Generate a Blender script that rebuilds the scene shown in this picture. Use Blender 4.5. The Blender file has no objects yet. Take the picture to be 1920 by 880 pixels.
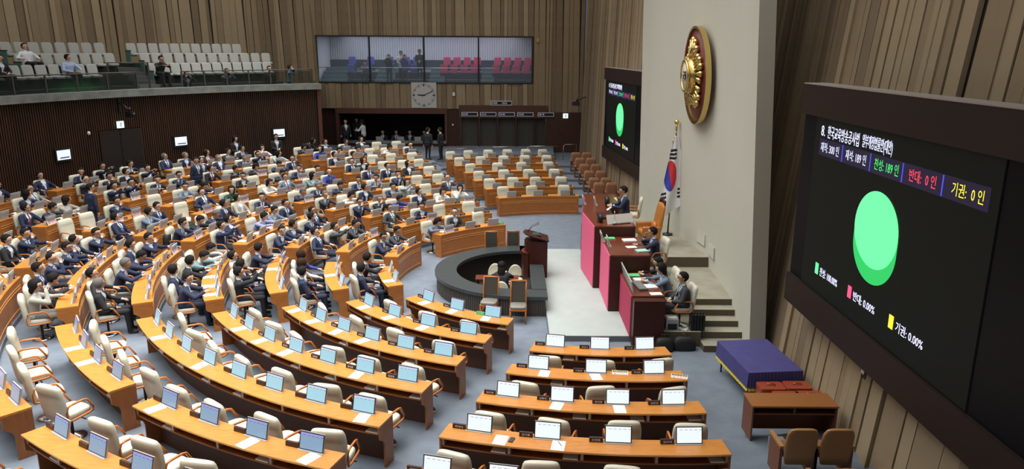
import bpy, math, random
import numpy as np
from mathutils import Vector, Matrix
random.seed(7); np.random.seed(7)
S = bpy.context.scene
COL = S.collection
PI = math.pi
def rad(a): return math.radians(a)

# ------------------------------------------------------------------ camera
cam = bpy.data.cameras.new('camera'); camo = bpy.data.objects.new('camera', cam); COL.objects.link(camo)
pitch, roll = 0.24454, 0.00588
fw = Vector((0, math.cos(pitch), -math.sin(pitch))); ri = Vector((1, 0, 0)); up = Vector((0, math.sin(pitch), math.cos(pitch)))
r2 = ri*math.cos(roll) + up*math.sin(roll); u2 = -ri*math.sin(roll) + up*math.cos(roll)
M = Matrix.Identity(4)
for i in range(3):
    M[i][0] = r2[i]; M[i][1] = u2[i]; M[i][2] = -fw[i]
M.translation = Vector((-1.7337, -22.648, 7.3657))
camo.matrix_world = M
cam.sensor_width = 36; cam.lens = 36*1399.8/1920; cam.clip_end = 200; cam.clip_start = .05
S.camera = camo
# ------------------------------------------------------------------ world, light, exposure
S.view_settings.view_transform = 'Standard'; S.view_settings.look = 'None'
S.view_settings.gamma = 1; S.view_settings.use_curve_mapping = False
S.view_settings.exposure = 0.0
w = bpy.data.worlds.new('world'); S.world = w; w.use_nodes = True
w.node_tree.nodes['Background'].inputs[0].default_value = (.80, .86, 1, 1)
w.node_tree.nodes['Background'].inputs[1].default_value = .10
def area(name, loc, sx, sy, power, color=(1, .97, .92), spread=120, rot=(0, 0, 0)):
    l = bpy.data.lights.new(name, 'AREA'); l.shape = 'RECTANGLE'; l.size = sx; l.size_y = sy
    l.energy = power; l.color = color; l.spread = rad(spread)
    o = bpy.data.objects.new(name, l); o.location = loc; o.rotation_euler = rot; COL.objects.link(o); return o
area('ceiling_lamp_centre', (-9, -2, 13.6), 14, 14, 2000, spread=105)
area('ceiling_lamp_near', (-10.5, -13, 13.6), 12, 9, 1350, spread=105)
area('ceiling_lamp_general', (-9, 2, 13.9), 40, 44, 4300, color=(1, .97, .92), spread=180)  # added room-wide ambient fill to lift the walls, not a real fixture
area('ceiling_lamp_far', (-9, 13, 13.6), 18, 10, 1250, spread=95)
area('ceiling_lamp_rostrum', (-.5, -1, 13.6), 4, 12, 330, color=(1, .98, .93), spread=110)
area('booth_lamp', (-7.3, 28.6, 8.5), 12, 3.2, 260, color=(.85, .9, 1), spread=150)

# ------------------------------------------------------------------ materials
MATS = {}
def mat(name, col, rough=.6, metal=0, emit=0, noise=None, scale=8, stretch=(1, 1, 1), bump=0, spec=.5, alpha=1, wood=False):
    if name in MATS: return MATS[name]
    m = bpy.data.materials.new(name); m.use_nodes = True; nt = m.node_tree; b = nt.nodes['Principled BSDF']
    b.inputs['Base Color'].default_value = (*col, 1); b.inputs['Roughness'].default_value = rough
    b.inputs['Metallic'].default_value = metal; b.inputs['Specular IOR Level'].default_value = spec
    b.inputs['Alpha'].default_value = alpha
    if emit:
        b.inputs['Emission Color'].default_value = (*col, 1); b.inputs['Emission Strength'].default_value = emit
    if noise or bump:
        tc = nt.nodes.new('ShaderNodeTexCoord'); mp = nt.nodes.new('ShaderNodeMapping'); mp.inputs['Scale'].default_value = stretch
        n = nt.nodes.new('ShaderNodeTexNoise'); n.inputs['Scale'].default_value = scale; n.inputs['Detail'].default_value = 3
        if wood: n.inputs['Distortion'].default_value = .6
        nt.links.new(tc.outputs['Object'], mp.inputs[0]); nt.links.new(mp.outputs[0], n.inputs['Vector'])
        if noise:
            r = nt.nodes.new('ShaderNodeValToRGB'); r.color_ramp.elements[0].position = .3; r.color_ramp.elements[1].position = .7
            r.color_ramp.elements[0].color = (*noise, 1); r.color_ramp.elements[1].color = (*col, 1)
            nt.links.new(n.outputs[0], r.inputs[0]); nt.links.new(r.outputs[0], b.inputs['Base Color'])
        if bump:
            bp = nt.nodes.new('ShaderNodeBump'); bp.inputs['Strength'].default_value = bump; bp.inputs['Distance'].default_value = .02
            nt.links.new(n.outputs[0], bp.inputs['Height']); nt.links.new(bp.outputs[0], b.inputs['Normal'])
    MATS[name] = m; return m
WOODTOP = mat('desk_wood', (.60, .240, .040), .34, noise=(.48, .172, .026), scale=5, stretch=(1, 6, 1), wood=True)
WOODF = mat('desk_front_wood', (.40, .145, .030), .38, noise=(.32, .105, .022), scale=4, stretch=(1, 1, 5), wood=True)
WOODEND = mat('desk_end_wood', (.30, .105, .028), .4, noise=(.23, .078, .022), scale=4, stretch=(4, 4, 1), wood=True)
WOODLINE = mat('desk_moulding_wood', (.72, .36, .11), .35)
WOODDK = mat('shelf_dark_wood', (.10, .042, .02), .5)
ARMWOOD = mat('armrest_wood', (.50, .16, .035), .3)
CREAM = mat('cream_leather', (.62, .60, .49), .42, noise=(.57, .55, .44), scale=6)
BLACK = mat('black_plastic', (.012, .012, .013), .4)
CHROME = mat('chrome', (.6, .6, .62), .18, 1)
SILVER = mat('silver_plastic', (.42, .42, .42), .35, .2)
PAPER = mat('white_paper', (.85, .86, .86), .8)
CARPET = mat('blue_carpet', (.160, .193, .240), .95, noise=(.128, .156, .198), scale=3, bump=.15)
PLATC = mat('pale_carpet', (.37, .42, .41), .95, noise=(.335, .385, .375), scale=2.5)
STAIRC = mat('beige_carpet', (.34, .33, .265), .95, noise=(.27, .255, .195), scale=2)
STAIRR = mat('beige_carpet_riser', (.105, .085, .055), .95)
RISER = mat('tier_riser', (.14, .15, .17), .9)
GRANITE = mat('dark_granite', (.050, .060, .062), .28, noise=(.036, .044, .046), scale=30)
SLATDK = mat('ring_slats', (.055, .048, .042), .5)
MAHOG = mat('mahogany', (.050, .012, .008), .45, spec=.3, noise=(.038, .009, .006), scale=5, stretch=(1, 1, 4), wood=True)
MAHOGT = mat('mahogany_top', (.15, .036, .016), .25, noise=(.11, .026, .012), scale=5, stretch=(1, 4, 1), wood=True)
PINK = mat('pink_fabric', (.80, .135, .27), .9, noise=(.73, .11, .235), scale=9, stretch=(4, 4, 1))
REDF = mat('crimson_fabric', (.44, .035, .10), .9, noise=(.38, .03, .085), scale=9, stretch=(4, 4, 1))
SLAB = mat('cream_wall_plaster', (.585, .585, .505), .85, noise=(.565, .565, .49), scale=.6)
TAN1 = mat('tan_fabric_panel', (0.293, 0.221, 0.137), .9, noise=(0.267, 0.200, 0.121), scale=3)
TAN2 = mat('tan_fabric_panel_light', (0.358, 0.280, 0.176), .9, noise=(0.332, 0.257, 0.159), scale=3)
TAN3 = mat('tan_fabric_panel_dark', (0.215, 0.159, 0.101), .9, noise=(0.192, 0.140, 0.088), scale=3)
TANBACK = mat('panel_gap_dark', (.03, .023, .016), .9)
DKWOOD = mat('dark_wall_wood', (.060, .022, .013), .55, noise=(.042, .015, .009), scale=3, stretch=(1, 1, 3), wood=True)
DKWOOD2 = mat('dark_wall_wood_red', (.085, .030, .018), .5)
DKBACK = mat('dark_wall_gap', (.012, .007, .005), .8)
MARBLE = mat('grey_marble', (.23, .25, .24), .4, noise=(.13, .145, .14), scale=2.2)
GOLD = mat('polished_gold', (.70, .53, .20), .24, 1)
MAROON = mat('maroon_enamel', (.16, .02, .022), .45)
GLASSD = mat('tinted_glass', (.02, .026, .02), .08, alpha=.38)
GLASSC = mat('clear_glass', (.6, .7, .75), .04, alpha=.08)
WHITE = mat('white_plastic', (.75, .75, .73), .4)
SKIN = mat('skin', (.56, .335, .225), .55)
SKIN2 = mat('skin_tan', (.45, .25, .16), .55)
HAIR = mat('black_hair', (.011, .010, .010), .75, spec=.15)
HAIRG = mat('grey_hair', (.13, .125, .12), .75, spec=.15)
HAIRB = mat('brown_hair', (.028, .014, .009), .75, spec=.15)
EYE = mat('eye_dark', (.02, .015, .012), .3)
LIP = mat('lips', (.42, .14, .12), .5)
SHOE = mat('black_shoe', (.012, .012, .012), .3)
ORANGEL = mat('orange_leather', (.50, .205, .045), .35, noise=(.44, .17, .035), scale=4)
GREYSEAT = mat('grey_seat_fabric', (.36, .37, .355), .9)
TEAL = mat('teal_panel', (.075, .17, .155), .6)
BRSEAT = mat('brown_seat_fabric', (.20, .085, .045), .85)
BRWOOD = mat('brown_seat_wood', (.36, .18, .065), .4)
SIDEW = mat('seat_side_wood', (.17, .062, .032), .5)
GREENF = mat('green_folder', (.12, .55, .22), .6)
VELVET = mat('blue_velvet', (.060, .055, .21), .85, noise=(.05, .046, .18), scale=5)
YELLOW = mat('yellow_fringe', (.62, .52, .05), .8)
BOXRED = mat('red_brown_box', (.30, .055, .025), .35)
def screen_mat(name, base, tint, em=1.0):
    m = bpy.data.materials.new(name); m.use_nodes = True; nt = m.node_tree; b = nt.nodes['Principled BSDF']
    tc = nt.nodes.new('ShaderNodeTexCoord'); sp = nt.nodes.new('ShaderNodeSeparateXYZ')
    nt.links.new(tc.outputs['Object'], sp.inputs[0])
    br = nt.nodes.new('ShaderNodeTexBrick'); mp = nt.nodes.new('ShaderNodeMapping')
    cb = nt.nodes.new('ShaderNodeCombineXYZ'); nt.links.new(sp.outputs['Y'], cb.inputs[0]); nt.links.new(sp.outputs['Z'], cb.inputs[1])
    nt.links.new(cb.outputs[0], mp.inputs[0]); mp.inputs['Scale'].default_value = (60, 60, 1)
    nt.links.new(mp.outputs[0], br.inputs['Vector']); br.offset = 0
    br.inputs['Color1'].default_value = (*tint, 1); br.inputs['Color2'].default_value = (*[min(1, t*1.1+.03) for t in tint], 1)
    br.inputs['Mortar'].default_value = (*base, 1); br.inputs['Mortar Size'].default_value = .03; br.inputs['Scale'].default_value = .5
    mx = nt.nodes.new('ShaderNodeMix'); mx.data_type = 'RGBA'
    gt = nt.nodes.new('ShaderNodeMath'); gt.operation = 'GREATER_THAN'; gt.inputs[1].default_value = .222
    nt.links.new(sp.outputs['Z'], gt.inputs[0]); nt.links.new(gt.outputs[0], mx.inputs[0])
    nt.links.new(br.outputs[0], mx.inputs[6]); mx.inputs[7].default_value = (*base, 1)
    b.inputs['Base Color'].default_value = (.02, .02, .02, 1); b.inputs['Roughness'].default_value = .3
    nt.links.new(mx.outputs[2], b.inputs['Emission Color']); b.inputs['Emission Strength'].default_value = em
    return m
SCR_C = screen_mat('screen_cyan_table', (.62, .70, .95), (.27, .64, .70), .97)
SCR_P = screen_mat('screen_violet_table', (.38, .38, .82), (.20, .42, .50), .85)
SCR_W = screen_mat('screen_white_table', (.93, .94, 1.0), (.80, .95, .97), 1.0)
def emat(name, col, e=1.0): return mat(name, col, .5, emit=e)

# ------------------------------------------------------------------ mesh builder
class MB:
    def __init__(s): s.v = []; s.f = []; s.m = []; s.sm = []
    def add(s, vs, fs, mi=0, smooth=False):
        o = len(s.v); s.v += [tuple(p) for p in vs]
        for f in fs: s.f.append([o+i for i in f]); s.m.append(mi); s.sm.append(smooth)
    def box(s, x0, x1, y0, y1, z0, z1, mi=0, M=None):
        vs = [Vector((x, y, z)) for z in (z0, z1) for y in (y0, y1) for x in (x0, x1)]
        if M is not None: vs = [M @ p for p in vs]
        s.add(vs, [(0, 2, 3, 1), (4, 5, 7, 6), (0, 1, 5, 4), (2, 6, 7, 3), (0, 4, 6, 2), (1, 3, 7, 5)], mi)
        return s
    def prism(s, poly, z0, z1, mi=0, M=None):
        n = len(poly); vs = [Vector((x, y, z0)) for x, y in poly] + [Vector((x, y, z1)) for x, y in poly]
        if M is not None: vs = [M @ p for p in vs]
        s.add(vs, [tuple(range(n-1, -1, -1)), tuple(range(n, 2*n))] + [(i, (i+1) % n, n+(i+1) % n, n+i) for i in range(n)], mi); return s
    def arc(s, c, r0, r1, a0, a1, z0, z1, n=12, mi=0, a0b=None, a1b=None):
        a0b = a0 if a0b is None else a0b; a1b = a1 if a1b is None else a1b
        vs = []
        for i in range(n+1):
            t = i/n; ai = rad(a0+(a1-a0)*t); ao = rad(a0b+(a1b-a0b)*t)
            for r, a in ((r0, ai), (r1, ao)):
                for z in (z0, z1): vs.append((c[0]+r*math.cos(a), c[1]+r*math.sin(a), z))
        fs = []
        for i in range(n):
            b = 4*i; e = b+4
            fs += [(b+1, b+3, e+3, e+1), (b, e, e+2, b+2), (b, b+1, e+1, e), (b+2, e+2, e+3, b+3)]
        fs += [(0, 2, 3, 1), (4*n, 4*n+1, 4*n+3, 4*n+2)]
        s.add(vs, fs, mi); return s
    def loft(s, rings, mi=0, caps=True, smooth=True, closed=False):
        n = len(rings[0]); k = len(rings); vs = [p for r in rings for p in r]; fs = []
        for j in range(k if closed else k-1):
            a = j*n; b = ((j+1) % k)*n
            for i in range(n): fs.append((a+i, a+(i+1) % n, b+(i+1) % n, b+i))
        if caps and not closed: fs += [tuple(range(n-1, -1, -1)), tuple(range((k-1)*n, k*n))]
        s.add(vs, fs, mi, smooth); return s
    def tube(s, pts, r, n=6, mi=0, closed=False, flat=1.0, smooth=True):
        pts = [Vector(p) for p in pts]; rings = []; k = len(pts)
        for i, p in enumerate(pts):
            a = pts[(i-1) % k] if (closed or i > 0) else p; b = pts[(i+1) % k] if (closed or i < k-1) else p
            d = (b-a).normalized(); ref = Vector((0, 0, 1)) if abs(d.z) < .9 else Vector((1, 0, 0))
            x = d.cross(ref).normalized(); y = x.cross(d)
            rr = r[i] if isinstance(r, (list, tuple)) else r
            rings.append([p+x*math.cos(2*PI*j/n)*rr+y*math.sin(2*PI*j/n)*rr*flat for j in range(n)])
        return s.loft(rings, mi, smooth=smooth, closed=closed)
    def cyl(s, c, r, z0, z1, n=16, mi=0, r1=None, smooth=True):
        r1 = r if r1 is None else r1
        return s.loft([[(c[0]+rr*math.cos(2*PI*i/n), c[1]+rr*math.sin(2*PI*i/n), z) for i in range(n)] for rr, z in ((r, z0), (r1, z1))], mi, smooth=smooth)
    def ell(s, c, rx, ry, rz, n=12, m=8, mi=0, M=None):
        rings = []
        for j in range(m+1):
            e = -PI/2 + PI*(j/m if 0 < j < m else (.02/m if j == 0 else 1-.02/m))
            ring = []
            for i in range(n):
                p = Vector((rx*math.cos(e)*math.cos(2*PI*i/n), ry*math.cos(e)*math.sin(2*PI*i/n), rz*math.sin(e)))
                if M is not None: p = M @ p
                ring.append(p+Vector(c))
            rings.append(ring)
        return s.loft(rings, mi)
    def mesh(s, name, mats):
        me = bpy.data.meshes.new(name); me.from_pydata(s.v, [], s.f)
        for m in (mats if isinstance(mats, (list, tuple)) else [mats]): me.materials.append(m)
        me.polygons.foreach_set('material_index', s.m); me.polygons.foreach_set('use_smooth', s.sm)
        me.validate(); me.update(); return me
def rect_ring(cx, cy, z, hx, hy, n=16, p=4):      # superellipse ring
    out = []
    for i in range(n):
        t = 2*PI*(i+.5)/n; c, q = math.cos(t), math.sin(t)
        out.append((cx+hx*math.copysign(abs(c)**(2/p), c), cy+hy*math.copysign(abs(q)**(2/p), q), z))
    return out
# ------------------------------------------------------------------ scene objects
def ch(name, me, parent=None, loc=(0, 0, 0), rot=(0, 0, 0), scale=None):
    o = bpy.data.objects.new(name, me); COL.objects.link(o); o.location = loc; o.rotation_euler = rot
    if scale: o.scale = scale
    if parent is not None: o.parent = parent
    return o
def tag(o, label, cat, group=None):
    o['label'] = label; o['category'] = cat
    if group: o['group'] = group
    return o
def thing(name, label, cat, loc=(0, 0, 0), rz=0, group=None, rot=None):
    o = bpy.data.objects.new(name, None); o.empty_display_size = .2; COL.objects.link(o); o.location = loc
    o.rotation_euler = rot if rot else (0, 0, rz); return tag(o, label, cat, group)
def struct(name, me, loc=(0, 0, 0), rot=(0, 0, 0)):
    o = ch(name, me, None, loc, rot); o['kind'] = 'structure'; return o
ORD = ['first', 'second', 'third', 'fourth', 'fifth', 'sixth', 'seventh', 'eighth', 'ninth', 'tenth', 'eleventh', 'twelfth']
_tx = {}
def text_mesh(s, m, wdt=None, hgt=None, ext=.002):
    key = (s, m.name, wdt, hgt, ext)
    if key in _tx: return _tx[key]
    c = bpy.data.curves.new('t', 'FONT'); c.body = s; c.resolution_u = 2; c.extrude = ext; o = bpy.data.objects.new('t', c); COL.objects.link(o)
    dg = bpy.context.evaluated_depsgraph_get(); me = bpy.data.meshes.new_from_object(o.evaluated_get(dg))
    bpy.data.objects.remove(o); bpy.data.curves.remove(c)
    n = len(me.vertices); co = np.empty(n*3); me.vertices.foreach_get('co', co); co = co.reshape(-1, 3)
    mn, mx = co.min(0), co.max(0); co[:, 0] -= mn[0]; co[:, 1] -= mn[1]
    sx = (wdt/(mx[0]-mn[0])) if wdt else None; sy = (hgt/(mx[1]-mn[1])) if hgt else None
    sx = sx or sy; sy = sy or sx; co[:, 0] *= sx; co[:, 1] *= sy
    me.vertices.foreach_set('co', co.ravel()); me.materials.clear(); me.materials.append(m); me.update()
    _tx[key] = me; return me
# ------------------------------------------------------------------ people
def seg_mesh(mb, a, b, ra, rb, n=10):
    a, b = Vector(a), Vector(b); d = b-a; L = d.length
    d = d.normalized() if L > 1e-6 else Vector((0, 0, 1))
    ref = Vector((0, 0, 1)) if abs(d.z) < .9 else Vector((1, 0, 0)); x = d.cross(ref).normalized(); y = x.cross(d)
    rings = []
    for t in (-80, -45, -15): rings.append((a+d*ra*math.sin(rad(t)), ra*math.cos(rad(t))))
    for t in (15, 45, 80): rings.append((b+d*rb*math.sin(rad(t)), rb*math.cos(rad(t))))
    mb.loft([[c+x*math.cos(2*PI*j/n)*r+y*math.sin(2*PI*j/n)*r for j in range(n)] for c, r in rings])
def ik(Sh, H, l1, l2, hint):
    d = H-Sh; L = min(d.length, l1+l2-.005); dn = d.normalized(); H = Sh+dn*L
    a = (l1*l1-l2*l2+L*L)/(2*L); h = math.sqrt(max(0, l1*l1-a*a)); hv = hint-dn*hint.dot(dn)
    return Sh+dn*a+hv.normalized()*h, H
def build_body(name, lean=5, armL=None, armR=None, yaw=0, nod=0, stand=False, bend=0, elL=None, elR=None, knee=.43, twist=0):
    hz = .93 if stand else .56; hip = Vector((0 if stand else -.10, 0, hz)); a = rad(lean)
    sp = Vector((math.sin(a), 0, math.cos(a))); f = Vector((math.cos(a), 0, -math.sin(a))); Y = Vector((0, 1, 0))
    if twist:
        R = Matrix.Rotation(rad(twist), 3, 'Z'); f = R @ f; Y = R @ Y
    L = .45; sh = hip+sp*L; P = []       # a,b,ra,rb,tag
    def seg(a_, b_, ra, rb, tg): P.append((Vector(a_), Vector(b_), ra, rb, tg))
    seg(hip-Y*.07, hip+Y*.07, .125, .125, 0)
    for s in (-1, 0, 1): seg(hip+Y*.06*s+sp*.03, sh-sp*.12+Y*.095*s, .115, .122, 0)
    seg(sh-sp*.14-Y*.09, sh-sp*.14+Y*.09, .122, .122, 0)
    seg(sh-Y*.16-sp*.035, sh+Y*.16-sp*.035, .076, .076, 0)
    seg(sh-sp*.02, sh+sp*.045, .085, .062, 0)
    nd = (sp*.6+Vector((0, 0, 1))*.4).normalized(); nb = sh+sp*.035
    hc = nb+nd*.19+Vector((math.cos(a), 0, 0))*(.02+.03*max(0, nod/30))
    seg(nb, nb+nd*.04, .064, .060, 1); seg(nb+nd*.02, hc-nd*.03, .058, .058, 2)
    HM = Matrix.Translation(hc) @ Matrix.Rotation(rad(yaw), 4, 'Z') @ Matrix.Rotation(rad(nod), 4, 'Y')
    def hp(x, y, z): return HM @ Vector((x, y, z))
    seg(hp(-.016, 0, .024), hp(.014, 0, .024), .103, .101, 2); seg(hp(.014, 0, -.040), hp(.048, 0, -.080), .078, .048, 2)
    seg(hp(.104, 0, .006), hp(.121, 0, -.026), .011, .016, 2)
    for s in (-1, 1): seg(hp(-.005, s*.101, .015), hp(-.008, s*.103, -.022), .015, .012, 2)
    fing = []
    for s, tgt, el in ((1, armL, elL), (-1, armR, elR)):
        So = sh+Y*s*.20-sp*.045
        if tgt is None: tgt = (hip+Vector((.02, s*.27, -.20)) if stand else Vector((.20, s*.10, .66)))
        hint = Vector(el) if el else (Vector((-.6, s*.5, -.3)) if stand else Vector((-.3, s*.8, -.5)))
        E_, H = ik(So, Vector(tgt), .285, .255, hint)
        seg(So, E_, .072, .058, 0); seg(E_, E_+(H-E_)*.90, .056, .044, 0); seg(E_+(H-E_)*.9, H, .038, .035, 1)
        d = (H-E_).normalized(); sd = d.cross(Vector((0, 0, 1))); sd = sd.normalized() if sd.length > .1 else Vector((0, 1, 0)); nn = sd.cross(d)
        for q in (-.018, .018): seg(H+d*.015+sd*q, H+d*.075+sd*q*1.15, .017, .016, 2)
        for q, ln in ((-.031, .030), (-.0105, .036), (.0105, .034), (.031, .024)):
            k = H+d*.082+sd*q; m1 = k+d*ln-nn*.006; fing.append(((k, m1), (.0085, .0080))); fing.append(((m1, m1+d*ln*.55-nn*.022), (.0078, .0068)))
        tb = H+d*.025+sd*(-s*.030); t1 = tb+d*.025+sd*(-s*.026); fing.append(((tb, t1), (.0105, .0095))); fing.append(((t1, t1+d*.028+sd*(-s*.004)), (.009, .0078)))
    for s in (-1, 1):
        hj = hip+Vector((0, s*.085, -.02))
        if stand:
            kn = Vector((hip.x+.02, s*.095, .50)); an = Vector((hip.x-.01, s*.10, .10)); r = (.095, .064, .045)
        else:
            kn = Vector((knee-.02, s*.13, .545)); an = Vector((knee+.0, s*.13, .10)); r = (.105, .076, .056)
        seg(hj, kn, r[0], r[1], 3); seg(kn, an, r[1]*.97, r[2], 3); seg(an+Vector((-.02, 0, -.035)), an+Vector((.13, s*.015, -.058)), .045, .036, 4)
    if stand: seg(hip-Y*.06-Vector((0, 0, .1)), hip+Y*.06-Vector((0, 0, .1)), .112, .112, 0)
    mb = MB()
    for p in P: seg_mesh(mb, *p[:4])
    me = mb.mesh('raw', SKIN); o = ch('raw', me)
    m = o.modifiers.new('r', 'REMESH'); m.mode = 'VOXEL'; m.voxel_size = .015
    m = o.modifiers.new('s', 'SMOOTH'); m.factor = .5; m.iterations = 1
    m = o.modifiers.new('d', 'DECIMATE'); m.ratio = .30
    dg = bpy.context.evaluated_depsgraph_get(); out = bpy.data.meshes.new_from_object(o.evaluated_get(dg))
    bpy.data.objects.remove(o); bpy.data.meshes.remove(me)
    n = len(out.polygons); cen = np.empty(n*3); out.polygons.foreach_get('center', cen); cen = cen.reshape(-1, 3)
    D = np.empty((n, len(P)))
    for j, (p, q, ra, rb, tg) in enumerate(P):
        p_, q_ = np.array(p), np.array(q); d = q_-p_; L2 = max(1e-9, d @ d); t = np.clip(((cen-p_) @ d)/L2, 0, 1)
        D[:, j] = np.linalg.norm(cen-(p_+t[:, None]*d), axis=1)-(ra+(rb-ra)*t)
    tg = np.array([p[4] for p in P]); idx = D.argmin(1); mi = tg[idx]
    rel = cen-np.array(hip); u = rel @ np.array(sp); fx = rel @ np.array(f); yy = rel @ np.array(Y)
    V = (mi == 0) & (fx > .05) & (u > .15) & (u < .52) & (np.abs(yy) < .012+.085*(u-.13)/.33)
    mi[V] = 1; mi[V & (np.abs(yy) < .020)] = 5
    V2 = (mi == 1) & (u > .47) & (fx > .03) & (np.abs(yy) < .02) & (idx < 8); mi[V2] = 5
    vs = np.empty(len(out.vertices)*3); out.vertices.foreach_get('co', vs); vs = vs.reshape(-1, 3)
    fb = MB(); fb.v = [tuple(x) for x in vs]; fb.f = [list(p.vertices) for p in out.polygons]; fb.m = [int(x) for x in mi]; fb.sm = [True]*n
    for (p, q), (ra, rb) in fing:
        k = len(fb.f); seg_mesh(fb, p, q, ra, rb, 6)
        for j in range(k, len(fb.f)): fb.m[j] = 2
    bpy.data.meshes.remove(out)
    return fb, HM
POSES = {}
def pose(k, **kw): POSES[k] = build_body(k, **kw)
on = .90
pose('U0', lean=4, yaw=0, nod=0); pose('UL', lean=2, yaw=38, nod=-8, armL=(.30, .24, .74)); pose('UR', lean=6, yaw=-38, nod=-5, armR=(.30, -.22, .72))
pose('R0', lean=-15, yaw=0, nod=-12, armL=(.10, .30, .74), armR=(.10, -.30, .74), knee=.50); pose('RL', lean=-12, yaw=35, nod=-14, armR=(.18, -.12, .70), armL=(.16, .10, .69), knee=.48)
pose('C0', lean=8, yaw=-15, nod=4, armR=(.19, -.07, 1.10), elR=(.5, -.3, -.8), armL=(.42, .18, on))
pose('P0', lean=2, yaw=0, nod=-6, armR=(.36, -.07, 1.18), armL=(.36, .07, 1.18), elR=(.1, -.4, -.9), elL=(.1, .4, -.9))
pose('M0', lean=18, yaw=0, nod=14, armL=(.46, .11, on), armR=(.46, -.13, on)); pose('ML', lean=14, yaw=42, nod=0, armL=(.40, .22, on), armR=(.44, -.05, on))
pose('MR', lean=16, yaw=-42, nod=4, armL=(.46, .06, on), armR=(.40, -.24, on)); pose('F0', lean=34, yaw=0, nod=32, armL=(.52, .10, on), armR=(.52, -.12, on), elL=(-.2, .9, -.1), elR=(-.2, -.9, -.1))
pose('FL', lean=30, yaw=28, nod=20, armL=(.50, .16, on), armR=(.50, -.06, on), elL=(-.2, .9, -.1), elR=(-.2, -.9, -.1))
pose('S0', stand=True, lean=1); pose('SR', stand=True, lean=2, yaw=-35); pose('SH', stand=True, lean=2, nod=6, armL=(.22, .05, 1.02), armR=(.22, -.05, 1.0))
pose('SP', stand=True, lean=5, nod=14, armL=(.42, .12, 1.12), armR=(.42, -.12, 1.12)); pose('SC', stand=True, lean=4, nod=0, armL=(.20, .10, 1.50), armR=(.20, -.10, 1.50), elL=(0, .5, -.8), elR=(0, -.5, -.8))
pose('SB', stand=True, lean=62, nod=10, armL=(.78, .14, .95), armR=(.76, -.14, .92))
OUT = {  # jacket, shirt, tie, trousers
 'n': [('navy', (.014, .022, .060)), ('white_shirt', (.62, .66, .74)), 0, ('navy_trousers', (.012, .017, .040))],
 'k': [('black_suit', (.012, .013, .018)), ('white_shirt', (.62, .66, .74)), 0, ('black_trousers', (.010, .010, .013))],
 'c': [('charcoal_suit', (.035, .040, .048)), ('pale_shirt', (.55, .58, .64)), 0, ('charcoal_trousers', (.028, .030, .036))],
 'b': [('royal_blue', (.035, .055, .26)), ('royal_blue_top', (.030, .045, .20)), 0, ('dark_trousers', (.015, .016, .025))],
 'w': [('white_jacket', (.66, .66, .64)), ('cream_top', (.58, .56, .50)), 0, ('dark_trousers', (.015, .016, .025))],
 's': [('slate_blue_jacket', (.13, .18, .26)), ('pale_shirt', (.55, .58, .64)), 0, ('grey_trousers', (.05, .055, .065))],
 'v': [('lavender_jacket', (.24, .27, .50)), ('white_shirt', (.62, .66, .74)), 0, ('grey_trousers', (.05, .055, .065))],
 'g': [('beige_grey_jacket', (.36, .35, .30)), ('white_shirt', (.62, .66, .74)), 0, ('grey_trousers2', (.16, .16, .15))],
 'e': [('dark_green_jacket', (.012, .060, .035)), ('green_top', (.02, .10, .06)), 0, ('black_trousers', (.010, .010, .013))],
 't': [('teal_grey_jacket', (.12, .22, .24)), ('white_shirt', (.62, .66, .74)), 0, ('grey_trousers', (.05, .055, .065))],
 'm': [('maroon_jacket', (.085, .022, .030)), ('cream_top', (.58, .56, .50)), 0, ('dark_trousers', (.015, .016, .025))],
 'l': [('pale_mint_jacket', (.38, .46, .45)), ('white_shirt', (.62, .66, .74)), 0, ('grey_trousers', (.05, .055, .065))],
 'T': [('black_tshirt', (.012, .012, .013)), ('black_tshirt', (.012, .012, .013)), 0, ('black_trousers', (.010, .010, .013))]}
ONAME = {'n': 'navy suit', 'k': 'black suit', 'c': 'charcoal suit', 'b': 'royal blue top', 'w': 'white jacket', 's': 'slate blue jacket', 'v': 'lavender jacket',
         'g': 'beige grey jacket', 'e': 'dark green jacket', 't': 'teal grey jacket', 'm': 'maroon jacket', 'l': 'pale mint jacket', 'T': 'black T-shirt'}
TIES = [('navy_tie', (.02, .035, .14)), ('grey_tie', (.16, .17, .20)), ('red_tie', (.22, .02, .03))]
_bm = {}
def body_mesh(pk, code, tie, skin):
    key = (pk, code, tie, skin)
    if key not in _bm:
        fb, HM = POSES[pk]; j, s_, _, t = OUT[code]
        ms = [mat(j[0], j[1], .85), mat(s_[0], s_[1], .8), SKIN if skin == 0 else SKIN2, mat(t[0], t[1], .85), SHOE,
              mat(TIES[tie][0], TIES[tie][1], .6) if tie is not None else mat(s_[0], s_[1], .8)]
        _bm[key] = fb.mesh('body_'+pk, ms)
    return _bm[key]
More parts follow.
